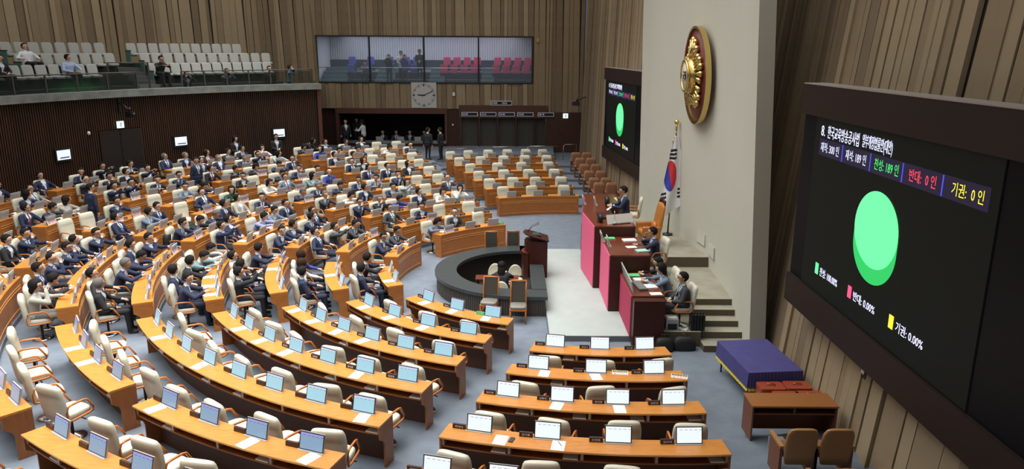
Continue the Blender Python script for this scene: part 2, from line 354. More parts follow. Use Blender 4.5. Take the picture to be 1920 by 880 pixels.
def hair_mesh(kind, m):
    mb = MB(); rings = []; n, mm = 20, 14
    for j in range(mm+1):
        e = -PI/2+PI*(j/mm if 0 < j < mm else (.03/mm if j == 0 else 1-.03/mm)); ring = []
        for i in range(n):
            az = 2*PI*i/n; A = abs(math.degrees(math.atan2(math.sin(az), math.cos(az)))); el = math.degrees(e)
            if kind == 'man': line = 33 if A < 42 else (33-(A-42)*1.15 if A < 84 else (-24 if A < 100 else -54))
            elif kind == 'bald': line = 52 if A < 60 else (22 if A < 90 else (-4 if A < 110 else -38))
            else: line = 32 if A < 34 else (32-(A-34)*2.6 if A < 66 else -50)
            k = 1.10 if el > line else .88
            if kind == 'woman' and el > line and A > 60: k = 1.22
            ring.append(Vector((.118*math.cos(e)*math.cos(az)*k-.005, .102*math.cos(e)*math.sin(az)*k, .118*math.sin(e)*k+.022)))
        rings.append(ring)
    mb.loft(rings)
    if kind == 'woman': mb.ell((-.062, 0, -.10), .070, .104, .10, 12, 8)
    if kind == 'long': mb.ell((-.065, 0, -.15), .065, .108, .22, 12, 8)
    return mb.mesh('hair_'+kind, m)
HAIRS = {('man', 0): hair_mesh('man', HAIR), ('man', 1): hair_mesh('man', HAIRG), ('bald', 0): hair_mesh('bald', HAIR), ('bald', 1): hair_mesh('bald', HAIRG),
         ('woman', 0): hair_mesh('woman', HAIR), ('woman', 2): hair_mesh('woman', HAIRB), ('long', 0): hair_mesh('long', HAIR)}
_f = MB()
for s in (-1, 1):
    _f.ell((.094, s*.037, .014), .008, .013, .007, 6, 4, 0); _f.box(.090, .104, s*.037-.018, s*.037+.018, .034, .041, 0)
_f.ell((.106, 0, -.070), .007, .024, .007, 6, 4, 1)
FACE = _f.mesh('face', [EYE, LIP])
_g = MB()
for s in (-1, 1): _g.tube([(.114, s*.039+.028*math.cos(t*PI/4), .012+.021*math.sin(t*PI/4)) for t in range(8)], .0035, 4, closed=True)
_g.tube([(.112, -.067, .014), (0, -.106, .016)], .0035, 4); _g.tube([(.112, .067, .014), (0, .106, .016)], .0035, 4); _g.tube([(.117, -.011, .014), (.117, .011, .014)], .0035, 4)
GLASSES = _g.mesh('glasses', BLACK)
LAN = mat('white_lanyard', (.6, .62, .66), .6)
def person(pk, code, loc, rz, label, hair=None, tie=None, skin=None, glasses=None, group=None, female=False, lanyard=False):
    t = thing('person', label, 'person', loc, rz, group); t.scale = (1.13, 1.13, 1.06)
    if skin is None: skin = 0 if (female or random.random() < .7) else 1
    b = ch('body', body_mesh(pk, code, tie, skin), t); HM = POSES[pk][1]
    if hair is None: hair = random.choice([('woman', 0), ('woman', 0), ('woman', 2)]) if female else random.choice([('man', 0)]*10+[('man', 1)]*2+[('bald', 0)])
    h = ch('hair', HAIRS[hair], t); h.matrix_local = HM
    fo = ch('facial_features', FACE, t); fo.matrix_local = HM
    if glasses or (glasses is None and random.random() < .3):
        g = ch('eyeglasses', GLASSES, t); g.matrix_local = HM
    if lanyard:
        lm = MB(); z = 1.42 if pk[0] == 'S' else 1.04; lm.tube([(.03, .07, z), (.115, .0, z-.30)], .006, 4); lm.tube([(.03, -.07, z), (.115, 0, z-.30)], .006, 4); lm.box(.113, .122, -.035, .035, z-.42, z-.30)
        ch('lanyard', lm.mesh('lanyard', LAN), t)
    return t
# ------------------------------------------------------------------ chair, monitor, small desk items
def chair_parts():
    b = MB(); rings = []
    prof = [(.40, -.215, .215, .035), (.46, -.235, .235, .052), (.56, -.245, .245, .058), (.66, -.262, .262, .055), (.76, -.272, .270, .052), (.86, -.285, .272, .055), (.925, -.295, .270, .050),
            (.945, -.298, .268, .056), (1.00, -.306, .264, .060), (1.06, -.316, .252, .056), (1.10, -.322, .232, .046), (1.118, -.325, .19, .03)]
    for z, x, hw, hd in prof: rings.append(rect_ring(x, 0, z, hd*1.25, hw*1.07, 20, 3.6))
    b.loft(rings); back = b.mesh('chair_back', CREAM)
    b = MB(); rings = []
    for z, k in ((.425, .86), (.44, .96), (.48, 1), (.52, .985), (.545, .90), (.55, .7)): rings.append(rect_ring(.01, 0, z, .265*k, .255*k, 20, 4))
    b.loft(rings); seat = b.mesh('chair_seat', CREAM)
    arms = []
    for s in (-1, 1):
        b = MB(); y = s*.285
        b.tube([(-.24, y, .46), (-.25, y, .60), (-.22, y, .715), (-.15, y, .735), (.06, y*1.02, .735), (.13, y*1.02, .715), (.245, y, .52), (.235, y, .475), (.16, y, .455), (-.16, y, .445)], .021, 6, closed=True, flat=1.0)
        arms.append(b.mesh('chair_arm', ARMWOOD))
    b = MB(); b.cyl((0, 0), .028, .06, .42, 10); b.box(-.13, .13, -.05, .05, .385, .425); b.box(-.03, .06, -.20, .20, .40, .425); b.tube([(.05, -.1, .40), (.06, -.30, .37)], .012, 5)
    col = b.mesh('chair_column', BLACK)
    b = MB(); n = 18
    b.loft([[(r*math.cos(2*PI*i/n), r*math.sin(2*PI*i/n), z) for i in range(n)] for r, z in ((.23, .0), (.235, .015), (.20, .035), (.10, .055), (.035, .075))])
    base = b.mesh('chair_base', CHROME)
    return seat, back, arms, col, base
CH_SEAT, CH_BACK, CH_ARMS, CH_COL, CH_BASE = chair_parts()
def cream_chair(loc, rz, label, group=None, name='office_chair'):
    t = thing(name, label, 'chair', loc, rz, group)
    ch('seat', CH_SEAT, t); ch('backrest', CH_BACK, t)
    for a in CH_ARMS: ch('armrest', a, t)
    ch('column', CH_COL, t); ch('base', CH_BASE, t); return t
# monitor: local +X is away from the sitter; the display faces -X; tilted back
TM = Matrix.Rotation(rad(14), 4, 'Y')
_m = MB(); _m.box(.0, .028, -.215, .215, .0, .282, 0, TM); _m.box(.028, .040, -.17, .17, .03, .24, 0, TM); _m.box(-.001, .0, -.215, .215, 0, .282, 1, TM)
MON_SHELL = _m.mesh('monitor_shell', [SILVER, BLACK])
def disp(m):
    b = MB(); b.box(-.0035, -.0015, -.198, .198, .020, .266, 0, TM)
    for k in range(5): b.box(-.0045, -.0035, .155-k*.078-.05, .155-k*.078, .226, .231, 1, TM)
    return b.mesh('monitor_display', [m, BLACK])
MON_D = {'c': disp(SCR_C), 'p': disp(SCR_P), 'w': disp(SCR_W)}
_m = MB(); _m.box(-.035, .05, -.225, .225, 0, .006); MON_BASE = _m.mesh('monitor_slot', SILVER)
def monitor(loc, rz, k, label, group=None):
    t = thing('monitor', label, 'monitor', loc, rz, group)
    ch('display', MON_D[k], t); ch('shell', MON_SHELL, t); ch('slot_plate', MON_BASE, t); return t
_m = MB(); _m.prism([(-.030, 0), (.030, 0), (.018, .075), (-.018, .075)], -.11, .11, 0, Matrix(((1, 0, 0, 0), (0, 0, 1, 0), (0, 1, 0, 0), (0, 0, 0, 1))))
PLATE = _m.mesh('plate_block', mat('plate_dark', (.035, .018, .014), .35))
_m = MB(); _m.prism([(-.030, 0), (.030, 0), (.018, .075), (-.018, .075)], -.11, .11, 0, Matrix(((1, 0, 0, 0), (0, 0, 1, 0), (0, 1, 0, 0), (0, 0, 0, 1))))
PLATEG = _m.mesh('plate_block_green', mat('plate_green', (.05, .42, .16), .4))
GLY = mat('plate_lettering', (.70, .75, .95), .5)
_gl = {}
def glyphs(s):
    if s not in _gl:
        me = text_mesh(s, GLY, .135, .034, .0005).copy()
        n = len(me.vertices); co = np.empty(n*3); me.vertices.foreach_get('co', co); co = co.reshape(-1, 3)
        A = np.empty_like(co); sl = .16
        A[:, 1] = .0675-co[:, 0]; A[:, 2] = co[:, 1]+.020; A[:, 0] = -(.0305-A[:, 2]*sl)-co[:, 2]   # sitter side, faces -X
        me.vertices.foreach_set('co', A.ravel()); me.update(); _gl[s] = me
    return _gl[s]
NAMES = ['조정훈', '김민국', '김문원', '임미애', '최대식', '이달호', '김종양', '강기윤', '박성준', '정희용']
def nameplate(loc, rz, label, s='', green=False, far=False, group=None):
    t = thing('nameplate', label, 'nameplate', loc, rz, group)
    p_ = ch('plate', PLATEG if green else PLATE, t)
    if s:
        ch('lettering', glyphs(s), p_)
        ch('lettering', glyphs(s), p_, rot=(0, 0, PI))
    return t
_m = MB(); _m.box(-.148, .148, -.105, .105, 0, .002); _m.box(-.14, .15, -.100, .108, .002, .004); SHEET = _m.mesh('paper_sheets', PAPER)
_m = MB(); _m.box(-.11, .11, -.12, .12, 0, .018); BOOK = _m.mesh('booklet', PAPER)
# protest card: dark header band with white lettering, red lettering beneath
CARDN = mat('card_navy', (.030, .030, .16), .6); CARDW = mat('card_white', (.72, .70, .72), .6); REDT = mat('card_red_lettering', (.55, .04, .06), .6); WHT = mat('card_white_lettering', (.8, .8, .85), .6)
CARDPK = mat('card_pale_pink', (.62, .50, .52), .6)
def card_mesh(kind):
    b = MB(); TT = Matrix.Rotation(rad(-14), 4, 'Y')
    b.box(0, .006, -.22, .22, 0, .30, 0, TT); b.box(.006, .0075, -.215, .215, .155, .295, 1, TT)
    return b.mesh('card', [CARDW if kind else CARDPK, CARDN])
CARD0, CARD1 = card_mesh(1), card_mesh(0)
def card_text(s, m, z, hgt):
    me = text_mesh(s, m, .38, hgt, .0006).copy(); n = len(me.vertices); co = np.empty(n*3); me.vertices.foreach_get('co', co); co = co.reshape(-1, 3)
    A = np.empty_like(co); A[:, 1] = co[:, 0]-.19; A[:, 2] = co[:, 1]+z; A[:, 0] = .0085+co[:, 2]
    R = np.array(Matrix.Rotation(rad(-14), 3, 'Y')); A = A @ R.T
    me.vertices.foreach_set('co', A.ravel()); me.update(); return me
CT1 = card_text('방송 장악', WHT, .185, .085); CT2 = card_text('결사반대', REDT, .035, .09)
def card(loc, rz, label, k=0, group=None):
    t = thing('protest_card', label, 'sign', loc, rz, group); b_ = ch('board', CARD0 if k == 0 else CARD1, t)
    ch('upper_lettering', CT1, b_); ch('lower_lettering', CT2, b_); return t
# ------------------------------------------------------------------ setting: floors
RO = [0, 5.858, 7.426, 9.042, 10.649, 12.249, 13.808, 15.419, 17.056, 18.656, 20.163]
HT = [0, .85, .983, 1.116, 1.247, 1.376, 1.505, 1.632, 1.759, 1.884, 2.008]
DW = .464; DR = 1.772; CA = (.706, .188); CF = (.706, 3.605); C0 = (0., 0.); RC = (-1.36, .04)
def fl(i): return HT[i]-.85
def bctr(b): return CA if b == 'A' else (CF if b == 'F' else C0)
def brad(b, i): return RO[i]+(DR if b in 'AF' else 0)
# base floor with the round stenographers' pit cut out
mb = MB(); N = 48; vs = []
for i in range(N):
    t = 2*PI*i/N; d = (math.cos(t), math.sin(t)); r = 2.45
    if d[0] > .02: r = min(r, .42/d[0])
    vs.append((RC[0]+r*d[0], RC[1]+r*d[1], 0))
for i in range(N):
    t = 2*PI*i/N; k = 34/max(abs(math.cos(t)), abs(math.sin(t))); vs.append((RC[0]+k*math.cos(t), RC[1]+k*math.sin(t), 0))
mb.add(vs, [(i, N+i, N+(i+1) % N, (i+1) % N) for i in range(N)])
struct('floor', mb.mesh('floor', CARPET))
mb = MB(); mb.box(-4.2, -.7, -2.8, 2.9, -.46, -.42); struct('floor_pit', mb.mesh('floor_pit', mat('pit_carpet', (.03, .03, .035), .95)))
def ray_ang(c, a, r):       # polar angle about the origin of the point at distance r from c in direction a
    return math.degrees(math.atan2(c[1]+r*math.sin(rad(a)), c[0]+r*math.cos(rad(a)))) % 360
def tiers(name, c, edges, a0f, a1f, heights, n=40):
    mb = MB()
    for k in range(len(edges)-1):
        r0, r1 = edges[k], edges[k+1]; z = heights[k]
        if z < .02: continue
        vs = []; nn = n
        for i in range(nn+1):
            t = i/nn
            for r in (r0, r1):
                a = rad(a0f(r)+(a1f(r)-a0f(r))*t); vs.append((c[0]+r*math.cos(a), c[1]+r*math.sin(a), z)); vs.append((c[0]+r*math.cos(a), c[1]+r*math.sin(a), -.02))
        for i in range(nn):
            b = 4*i; e = b+4
            mb.add([vs[b], vs[b+2], vs[e+2], vs[e]], [(0, 1, 2, 3)], 0)
            mb.add([vs[b+1], vs[b], vs[e], vs[e+1]], [(0, 1, 2, 3)], 1)
        for b in (0, 4*nn): mb.add([vs[b], vs[b+2], vs[b+3], vs[b+1]], [(0, 1, 2, 3)], 1)
    return struct(name, mb.mesh(name, [CARPET, RISER]))
ed = [RO[i]-DW-.02 for i in range(1, 11)]+[22.4]
tiers('floor_tiers_main', C0, ed, lambda r: 107.6, lambda r: ray_ang(CA, 252.6, r), [fl(i) for i in range(1, 11)], 60)
edA = [RO[i]+DR-DW-.02 for i in range(1, 11)]+[24.5]
tiers('floor_tiers_near', CA, edA, lambda r: 252.4, lambda r: 300, [fl(i) for i in range(1, 11)], 24)
edF = [RO[i]+DR-DW-.02 for i in range(1, 8)]+[26]
tiers('floor_tiers_far', CF, edF, lambda r: 72, lambda r: 117.5, [fl(i) for i in range(1, 8)], 24)
mb = MB(); mb.arc(C0, 22.3, 31, 88, 127, -.02, 1.155, 12); struct('floor_rear', mb.mesh('floor_rear', CARPET))
# pale platform in front of the rostrum
mb = MB(); mb.box(-.74, 1.42, -4.52, 4.1, 0, .15, 0); mb.box(-.76, -.74, -4.54, 4.1, 0, .148, 1); mb.box(-.76, 1.42, -4.54, -4.52, 0, .148, 1)
struct('floor_platform', mb.mesh('floor_platform', [PLATC, RISER]))
# rostrum floor levels and stairs
mb = MB()
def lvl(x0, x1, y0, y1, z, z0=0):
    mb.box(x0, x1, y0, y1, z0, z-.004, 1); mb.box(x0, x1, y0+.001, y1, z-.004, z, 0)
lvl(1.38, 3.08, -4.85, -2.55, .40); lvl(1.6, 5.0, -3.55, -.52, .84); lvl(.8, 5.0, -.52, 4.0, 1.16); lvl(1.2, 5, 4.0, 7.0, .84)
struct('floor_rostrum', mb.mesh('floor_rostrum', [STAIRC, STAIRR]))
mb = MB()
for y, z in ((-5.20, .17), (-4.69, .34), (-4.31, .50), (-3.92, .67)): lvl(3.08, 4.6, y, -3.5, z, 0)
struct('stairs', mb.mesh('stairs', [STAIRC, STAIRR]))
# ------------------------------------------------------------------ walls
def boards(parent, path, z0f, z1f, out=.0, wmin=.16, wmax=.46, gap=.018, mats=(TAN1, TAN1, TAN2, TAN3), name='panel', seed=1, skip=None):
    """vertical boards along a plan path (list of xy); the wall leans outward by `out` per metre above z=1"""
    rnd = random.Random(seed); meshes = {}
    for (xa, ya), (xb, yb) in zip(path[:-1], path[1:]):
        L = math.hypot(xb-xa, yb-ya); tx, ty = (xb-xa)/L, (yb-ya)/L; nx, ny = ty, -tx; s = 0
        while s < L-.05:
            wd = min(rnd.uniform(wmin, wmax), L-s); m = rnd.choice(mats); dp = rnd.choice((.03, .055, .09)); sk = rnd.uniform(-.012, .012)
            xm, ym = xa+tx*(s+wd/2), ya+ty*(s+wd/2); spans = [(z0f(xm, ym), z1f(xm, ym))]
            if skip: spans = skip(xm, ym, wd, spans)
            for z0, z1 in spans:
                if z1-z0 < .05: continue
                b = MB(); h = (wd-gap)/2
                vs = []
                for z in (z0, z1):
                    lx = -out*(z-1); off = sk*(z-z0)
                    for q, d in ((-h, 0), (h, 0), (h, dp), (-h, dp)):
                        vs.append((tx*(q+off)+nx*(d+lx), ty*(q+off)+ny*(d+lx), z))
                b.add(vs, [(3, 2, 1, 0), (4, 5, 6, 7), (0, 1, 5, 4), (1, 2, 6, 5), (2, 3, 7, 6), (3, 0, 4, 7)])
                ch(name, b.mesh('board', m), parent, (xm, ym, 0))
            s += wd
def wall_sheet(name, path, z0, z1, out, m=TANBACK, th=.1):
    mb = MB()
    for (xa, ya), (xb, yb) in zip(path[:-1], path[1:]):
        L = math.hypot(xb-xa, yb-ya); tx, ty = (xb-xa)/L, (yb-ya)/L; nx, ny = ty, -tx; vs = []
        for z in (z0, z1):
            lx = -out*(z-1)
            for (x, y), d in (((xa, ya), 0), ((xb, yb), 0), ((xb, yb), -th), ((xa, ya), -th)): vs.append((x+nx*(d+lx), y+ny*(d+lx), z))
        mb.add(vs, [(3, 2, 1, 0), (4, 5, 6, 7), (0, 1, 5, 4), (1, 2, 6, 5), (2, 3, 7, 6), (3, 0, 4, 7)])
    return struct(name, mb.mesh(name, m))
ZT = 13.2
# right wing walls (path direction such that the room lies on the right-hand normal side)
pn = [(5.29, 1.8), (4.06, -21.5)]
wr = wall_sheet('wall_right_near', [(pn[0][0]+.02, pn[0][1]), (pn[1][0]+.02, pn[1][1])][::1], 0, ZT, .10)
def flip(p): return p[::-1]
pn_room = pn       # direction -Y, right-hand normal (ty,-tx) = (-1, .05): into the room
boards(wr, pn_room, lambda x, y: 0, lambda x, y: ZT, .10, seed=3)
pf = [(2.72, 26.0), (4.10, 6.5)]
wf = wall_sheet('wall_right_far', pf, 0, ZT, .03); boards(wf, pf, lambda x, y: 0, lambda x, y: ZT, .03, seed=5)
wall_sheet('wall_right_middle', [(4.10, 6.5), (5.29, 1.8)], 0, ZT, .06, TAN3)
# back wall with booth window, lounge opening and doors
WX0, WX1, WZ0, WZ1 = -14.2, -.47, 5.24, 8.02
pb = [(-15.6, 26.0), (2.74, 26.0)]
mb = MB()
for x0, x1, z0, z1 in ((-15.6, WX0, 3.55, ZT), (WX0, WX1, 3.55, WZ0), (WX0, WX1, WZ1, ZT), (WX1, 2.80, 3.3, ZT)): mb.box(x0, x1, 26, 26.12, z0, z1)
for x0, x1 in ((-13.12, -12.9), (-6.05, -5.12), (.42, 2.80)): mb.box(x0, x1, 26, 26.12, .5, 3.55, 1)
mb.box(-15.6, -13.1, 26.3, 26.4, .5, 3.55, 1)
wb = struct('wall_back', mb.mesh('wall_back', [TANBACK, DKBACK]))
def skipb(x, y, wd, sp):
    if WX0-.1 < x < WX1+.12: return [(3.56, WZ0-.05), (WZ1+.06, ZT)]
    return [(3.56 if x < .5 else 3.38, ZT)]
boards(wb, pb, lambda x, y: 3.56, lambda x, y: ZT, .0, seed=9, skip=skipb)
def slat_mesh(xs, y, z0, z1, wd=.055, d=.05, m=DKWOOD2):
    b = MB()
    for x in xs: b.box(x-wd/2, x+wd/2, y-d, y, z0, z1)
    return b.mesh('slats', m)
xs = [x for x in np.arange(-13.06, -12.9, .1)]+[x for x in np.arange(-6.0, -5.15, .1)]
o = ch('slats', slat_mesh(xs, 26.0, .6, 3.5), wb); o['kind'] = 'stuff'
o = ch('slats', slat_mesh([x for x in np.arange(-15.5, -13.15, .1)], 26.3, .6, 3.5, m=DKWOOD), wb); o['kind'] = 'stuff'
# dark headers of lounge opening and of the interpreters' booths
mb = MB(); mb.box(-13.15, -5.95, 25.82, 26.02, 3.24, 3.58); mb.box(-13.15, -12.95, 25.86, 26.02, 1.1, 3.24); mb.box(-6.12, -5.95, 25.86, 26.02, 1.1, 3.24)
mb.box(-5.2, .50, 25.82, 26.02, 3.36, 3.80); mb.box(-5.2, .50, 25.86, 26.02, 3.0, 3.36); tr = struct('trim_1', mb.mesh('trim_1', DKWOOD2))
# lounge recess behind the opening
mb = MB(); mb.box(-13.0, -6.0, 29.4, 29.5, 1.0, 3.6); mb.box(-13.1, -13.0, 26.1, 29.5, 1.0, 3.6); mb.box(-6.0, -5.9, 26.1, 29.5, 1.0, 3.6); mb.box(-13.1, -5.9, 26.05, 29.5, 3.5, 3.6)
struct('wall_lounge', mb.mesh('wall_lounge', DKBACK))
mb = MB(); mb.box(-12.4, -6.02, 25.55, 26.15, 1.36, 1.48, 0); mb.box(-12.35, -6.05, 25.7, 25.78, .6, 1.36, 1); struct('trim_2', mb.mesh('trim_2', [MARBLE, DKWOOD2]))
# booths with curtains
bx = [-5.10, -3.92, -2.72, -1.52, -.32+.18, .42]
for i in range(5):
    x0 = [-5.08, -3.88, -2.68, -1.48, -.30][i]; x1 = [-3.95, -2.75, -1.55, -.36, .40][i]
    t = struct('window_%d' % (i+2), MB().box(x0, x1, 26.5, 26.55, .9, 3.1).mesh('booth_back', DKBACK))
    b = MB(); n = 40; vs = []
    for k in range(n+1):
        x = x0+(x1-x0)*k/n
        for z in (1.15, 3.04): vs.append((x, 26.2+.035*math.sin(k*1.35), z))
    b.add(vs, [(2*k, 2*k+2, 2*k+3, 2*k+1) for k in range(n)], 0, True); ch('curtain', b.mesh('curtain', mat('grey_curtain', (.075, .07, .06), .9)), t)
    b = MB(); b.box(x0-.06, x0, 25.9, 26.1, .9, 3.1); b.box(x1, x1+.03, 25.9, 26.1, .9, 3.1); b.box(x0, x1, 25.95, 26.1, .9, 1.12); ch('window_frame', b.mesh('frame', DKWOOD2), t)
    px = [865, 895, 925, 956, 993][i]; xs0 = [-5.02, -3.83, -2.64, -1.44, .0][i]
    s_ = thing('booth_sign', 'narrow dark display sign with white border above %s curtained booth from the left' % ORD[i], 'sign', (xs0+.52-(.12 if i == 4 else 0), 25.80, 3.24), 0, 'display signs above the curtained booths')
    b = MB(); b.box(-.52, .52, 0, .03, -.13, .13, 0); b.box(-.48, .48, -.004, 0, -.095, .095, 1); b_ = ch('panel', b.mesh('sign_panel', [WHITE, mat('sign_navy', (.006, .007, .03), .3)]), s_)
    ch('lettering', text_mesh(['회의중', '의사', '위원', '국회', '통역'][i], emat('sign_glow', (.5, .55, .8), .5), .32, .10), b_, (-.44, -.006, -.05), (PI/2, 0, 0))
s_ = thing('wall_sign', 'long narrow dark display sign on tan panels right of clock', 'sign', (-2.46, 25.86, 3.95))
b = MB(); b.box(-.68, .68, 0, .04, -.14, .14, 0); b.box(-.64, .64, -.004, 0, -.10, .10, 1); ch('panel', b.mesh('sign_panel', [WHITE, mat('sign_black', (.004, .004, .006), .3)]), s_)
ch('lettering', text_mesh('표결중', emat('sign_glow', (.5, .55, .8), .5), .34, .11), s_, (-.6, -.006, -.055), (PI/2, 0, 0)); ch('lettering', text_mesh('산회선포', emat('sign_glow', (.5, .55, .8), .5), .34, .11), s_, (.02, -.006, -.055), (PI/2, 0, 0))
# doors
d = struct('door_1', MB().box(.42, 2.72, 25.96, 26.02, .8, 3.38).mesh('door_1', DKWOOD))
o = ch('slats', slat_mesh([x for x in np.arange(.48, 2.7, .11)], 25.96, .82, 3.36, .05, .03), d); o['kind'] = 'stuff'
for z in (2.9, 1.95): ch('handle', MB().box(-.03, .03, -.05, 0, -.06, .06).mesh('h', CHROME), d, (.40, 25.95, z))
# circular lower wall of dark slats on the left, gallery above it
RW = 22.35
def polar(r, a, z=0): return (r*math.cos(rad(a)), r*math.sin(rad(a)), z)
mb = MB(); mb.arc(C0, RW, RW+.2, 123.6, 190, .4, 5.25, 60); wl = struct('wall_left', mb.mesh('wall_left', DKBACK))
mb = MB(); a = 124.0
while a < 178:
    if not (147.9 < a < 153.0):
        M_ = Matrix.Rotation(rad(a), 4, 'Z'); mb.box(RW-.06, RW, -.028, .028, .9, 5.22, 0, M_)
    else:
        M_ = Matrix.Rotation(rad(a), 4, 'Z'); mb.box(RW-.06, RW, -.028, .028, 3.75, 5.22, 0, M_)
    a += .27
o = ch('slats', mb.mesh('slats', mat('slat_wood', (.058, .023, .010), .5, noise=(.034, .014, .007), scale=1.2, stretch=(2, 2, .4))), wl); o['kind'] = 'stuff'
d = struct('door_2', MB().arc(C0, RW-.10, RW-.02, 147.9, 153.0, 1.0, 3.72, 6).mesh('door_2', mat('door_dark', (.016, .010, .008), .5)))
b = MB(); b.arc(C0, RW-.125, RW-.095, 150.38, 150.48, 1.1, 3.7, 1); ch('door_gap', b.mesh('g', DKBACK), d)
for a_ in (149.9, 150.9):
    x, y, _ = polar(RW-.2, a_); b = MB(); b.ell((0, 0, 0), .045, .045, .12, 8, 6); ch('handle', b.mesh('h', mat('brass', (.45, .30, .08), .3, 1)), d, (x, y, 2.0))
# marble lip
mb = MB(); mb.arc(C0, RW-.35, RW+.35, 123.3, 185, 5.16, 5.46, 60); struct('trim_3', mb.mesh('trim_3', MARBLE))
mb = MB(); e0, e1 = polar(RW-.3, 123.4), polar(RW+7.4, 119.0)
mb.add([(e0[0], e0[1], .9), (e1[0], e1[1], .9), (e1[0], e1[1], 5.3), (e0[0], e0[1], 5.3), (e0[0]-.2, e0[1], .9), (e1[0]-.2, e1[1], .9), (e1[0]-.2, e1[1], 5.3), (e0[0]-.2, e0[1], 5.3)],
       [(0, 1, 2, 3), (7, 6, 5, 4), (3, 2, 6, 7), (0, 3, 7, 4)]); struct('wall_return', mb.mesh('wall_return', DKWOOD2))
# gallery floor tiers
mb = MB()
mb.arc(C0, RW, 30.2, 123.5, 185, 4.95, 5.2, 50)
for r, z, m_ in ((23.55, 5.55, 0), (24.45, 6.03, 0), (25.35, 6.51, 0)):
    mb.arc(C0, r, 29.6, 127.2, 142.9, 5.2, z, 20, 1); mb.arc(C0, r, 29.6, 145.5, 180, 5.2, z, 30, 1)
for k in range(6): mb.arc(C0, 23.2+k*.42, 29.6, 142.9, 145.5, 5.2, 5.38+k*.19, 4, 2)
struct('floor_gallery', mb.mesh('floor_gallery', [mat('gallery_floor', (.05, .05, .05), .9), mat('gallery_riser', (.035, .04, .038), .9), mat('gallery_step', (.10, .105, .10), .9)]))
# upper gallery wall
pg = [polar(28.9+.25*max(0, (126-a_)/7)*1.2, a_)[:2] for a_ in np.linspace(178, 118.6, 30)]
wg = wall_sheet('wall_gallery', pg, 4.9, ZT+1, .06)
boards(wg, pg, lambda x, y: 4.9, lambda x, y: ZT+1, .06, .2, .5, seed=12)
# booth window
wn = struct('window_1', (lambda b: [b.box(WX0, WX1, 25.9, 26.06, WZ0-.09, WZ0), b.box(WX0, WX1, 25.9, 26.06, WZ1, WZ1+.09), b] and b)(MB()).mesh('window_1', BLACK))
for x in (WX0+.03, -10.83, -7.38, -3.92, WX1-.03): ch('window_frame', MB().box(-.05, .05, 25.9, 26.08, WZ0, WZ1).mesh('mullion', BLACK), wn, (x, 0, 0))
ch('rail', MB().tube([(WX0, 26.15, 6.12), (WX1, 26.15, 6.12)], .025, 6).mesh('rail', CHROME), wn)
for k in range(4):
    x0 = [WX0+.08, -10.78, -7.33, -3.87][k]; x1 = [-10.88, -7.43, -3.97, WX1-.08][k]
    ch('pane', MB().box(x0, x1, 26.0, 26.01, WZ0, WZ1).mesh('pane', GLASSC), wn)
BWH = mat('booth_ribbed_wall', (.50, .50, .56), .8)
mb = MB(); mb.box(-14.4, -.3, 30.6, 30.7, 4.9, 8.6, 0); mb.box(-14.5, -14.4, 26.1, 30.7, 4.9, 8.6, 0); mb.box(-.4, -.3, 26.1, 30.7, 4.9, 8.6, 0); mb.box(-14.4, -.3, 26.1, 30.7, 8.6, 8.7, 0)
mb.box(-14.4, -.3, 30.4, 30.6, 6.1, 6.55, 1)
wbo = struct('wall_booth', mb.mesh('wall_booth', [BWH, mat('booth_dark_band', (.02, .03, .05), .8)]))
b = MB()
for x in np.arange(-14.3, -.4, .16): b.box(x-.045, x+.045, 30.55, 30.6, 6.55, 8.6)
o = ch('ribs', b.mesh('ribs', BWH), wbo); o['kind'] = 'stuff'
mb = MB(); mb.box(-14.4, -.3, 26.1, 30.6, 4.9, 5.1, 0)
for k in range(4):
    for x0, x1 in ((-14.2, -12.55), (-10.7, -9.6), (-7.2, -6.2), (-3.8, -2.95)): mb.box(x0, x1, 26.8+k*.5, 30.4, 5.1+k*.24, 5.34+k*.24, 0)
    if k in (1, 3): mb.box(-12.5, -.4, 26.9+k*.5, 30.4, 5.1, 5.1+k*.22, 1)
struct('floor_booth', mb.mesh('floor_booth', [mat('booth_steps', (.085, .15, .17), .85), mat('booth_tier', (.03, .04, .06), .85)]))
# concave cream slab behind the rostrum
pts = [(-5.35, 4.18), (-4.3, 4.20), (-3.4, 4.25), (-2, 4.33), (-.5, 4.37), (1, 4.19), (2.5, 3.98), (4, 3.70), (5.2, 3.48), (6.3, 3.30)]
mb = MB(); rings = []
for y, x in pts:
    k = .055-.035*(y+5.35)/12.5; f = .42; e = (y+5.35)/12.5
    rings.append([(x, y, 0), (x-k*ZT, y, ZT), (x-k*ZT+f, y+.10, ZT), (x+f, y+.10, 0)])
mb.loft(rings, smooth=False); struct('wall_slab', mb.mesh('wall_slab', SLAB))
mb = MB()
for (y0, x0), (y1, x1) in zip(pts[3:-1], pts[4:]):
    z = 1.16 if y0 >= -.6 else .84
    mb.add([(x0-.02, y0, z), (x1-.02, y1, z), (x1-.02, y1, z+.10), (x0-.02, y0, z+.10)], [(0, 1, 2, 3)])
struct('baseboard_slab', mb.mesh('baseboard_slab', mat('dark_baseboard', (.03, .025, .015), .6)))
for i, (y, z) in enumerate(((.15, 1.42), (-.95, 1.30))):
    t = thing('wall_vent', 'white flush vent panel low on cream slab, %s one' % ('farther' if i == 0 else 'nearer'), 'vent', (4.225 if i == 0 else 4.275, y, z), .12 if i == 0 else -.027)
    ch('panel', MB().box(-.02, .0, -.33, .33, 0, .34).mesh('vent', mat('vent_white', (.60, .60, .53), .6)), t); ch('frame', MB().box(-.012, .03, -.35, .35, -.02, .36).mesh('ventf', mat('vent_line', (.40, .39, .34), .6)), t)
# ceiling far above the frame
mb = MB(); mb.box(-32, 8, -24, 31, ZT+1, ZT+1.2); struct('ceiling', mb.mesh('ceiling', mat('ceiling_grey', (.30, .29, .27), .9)))

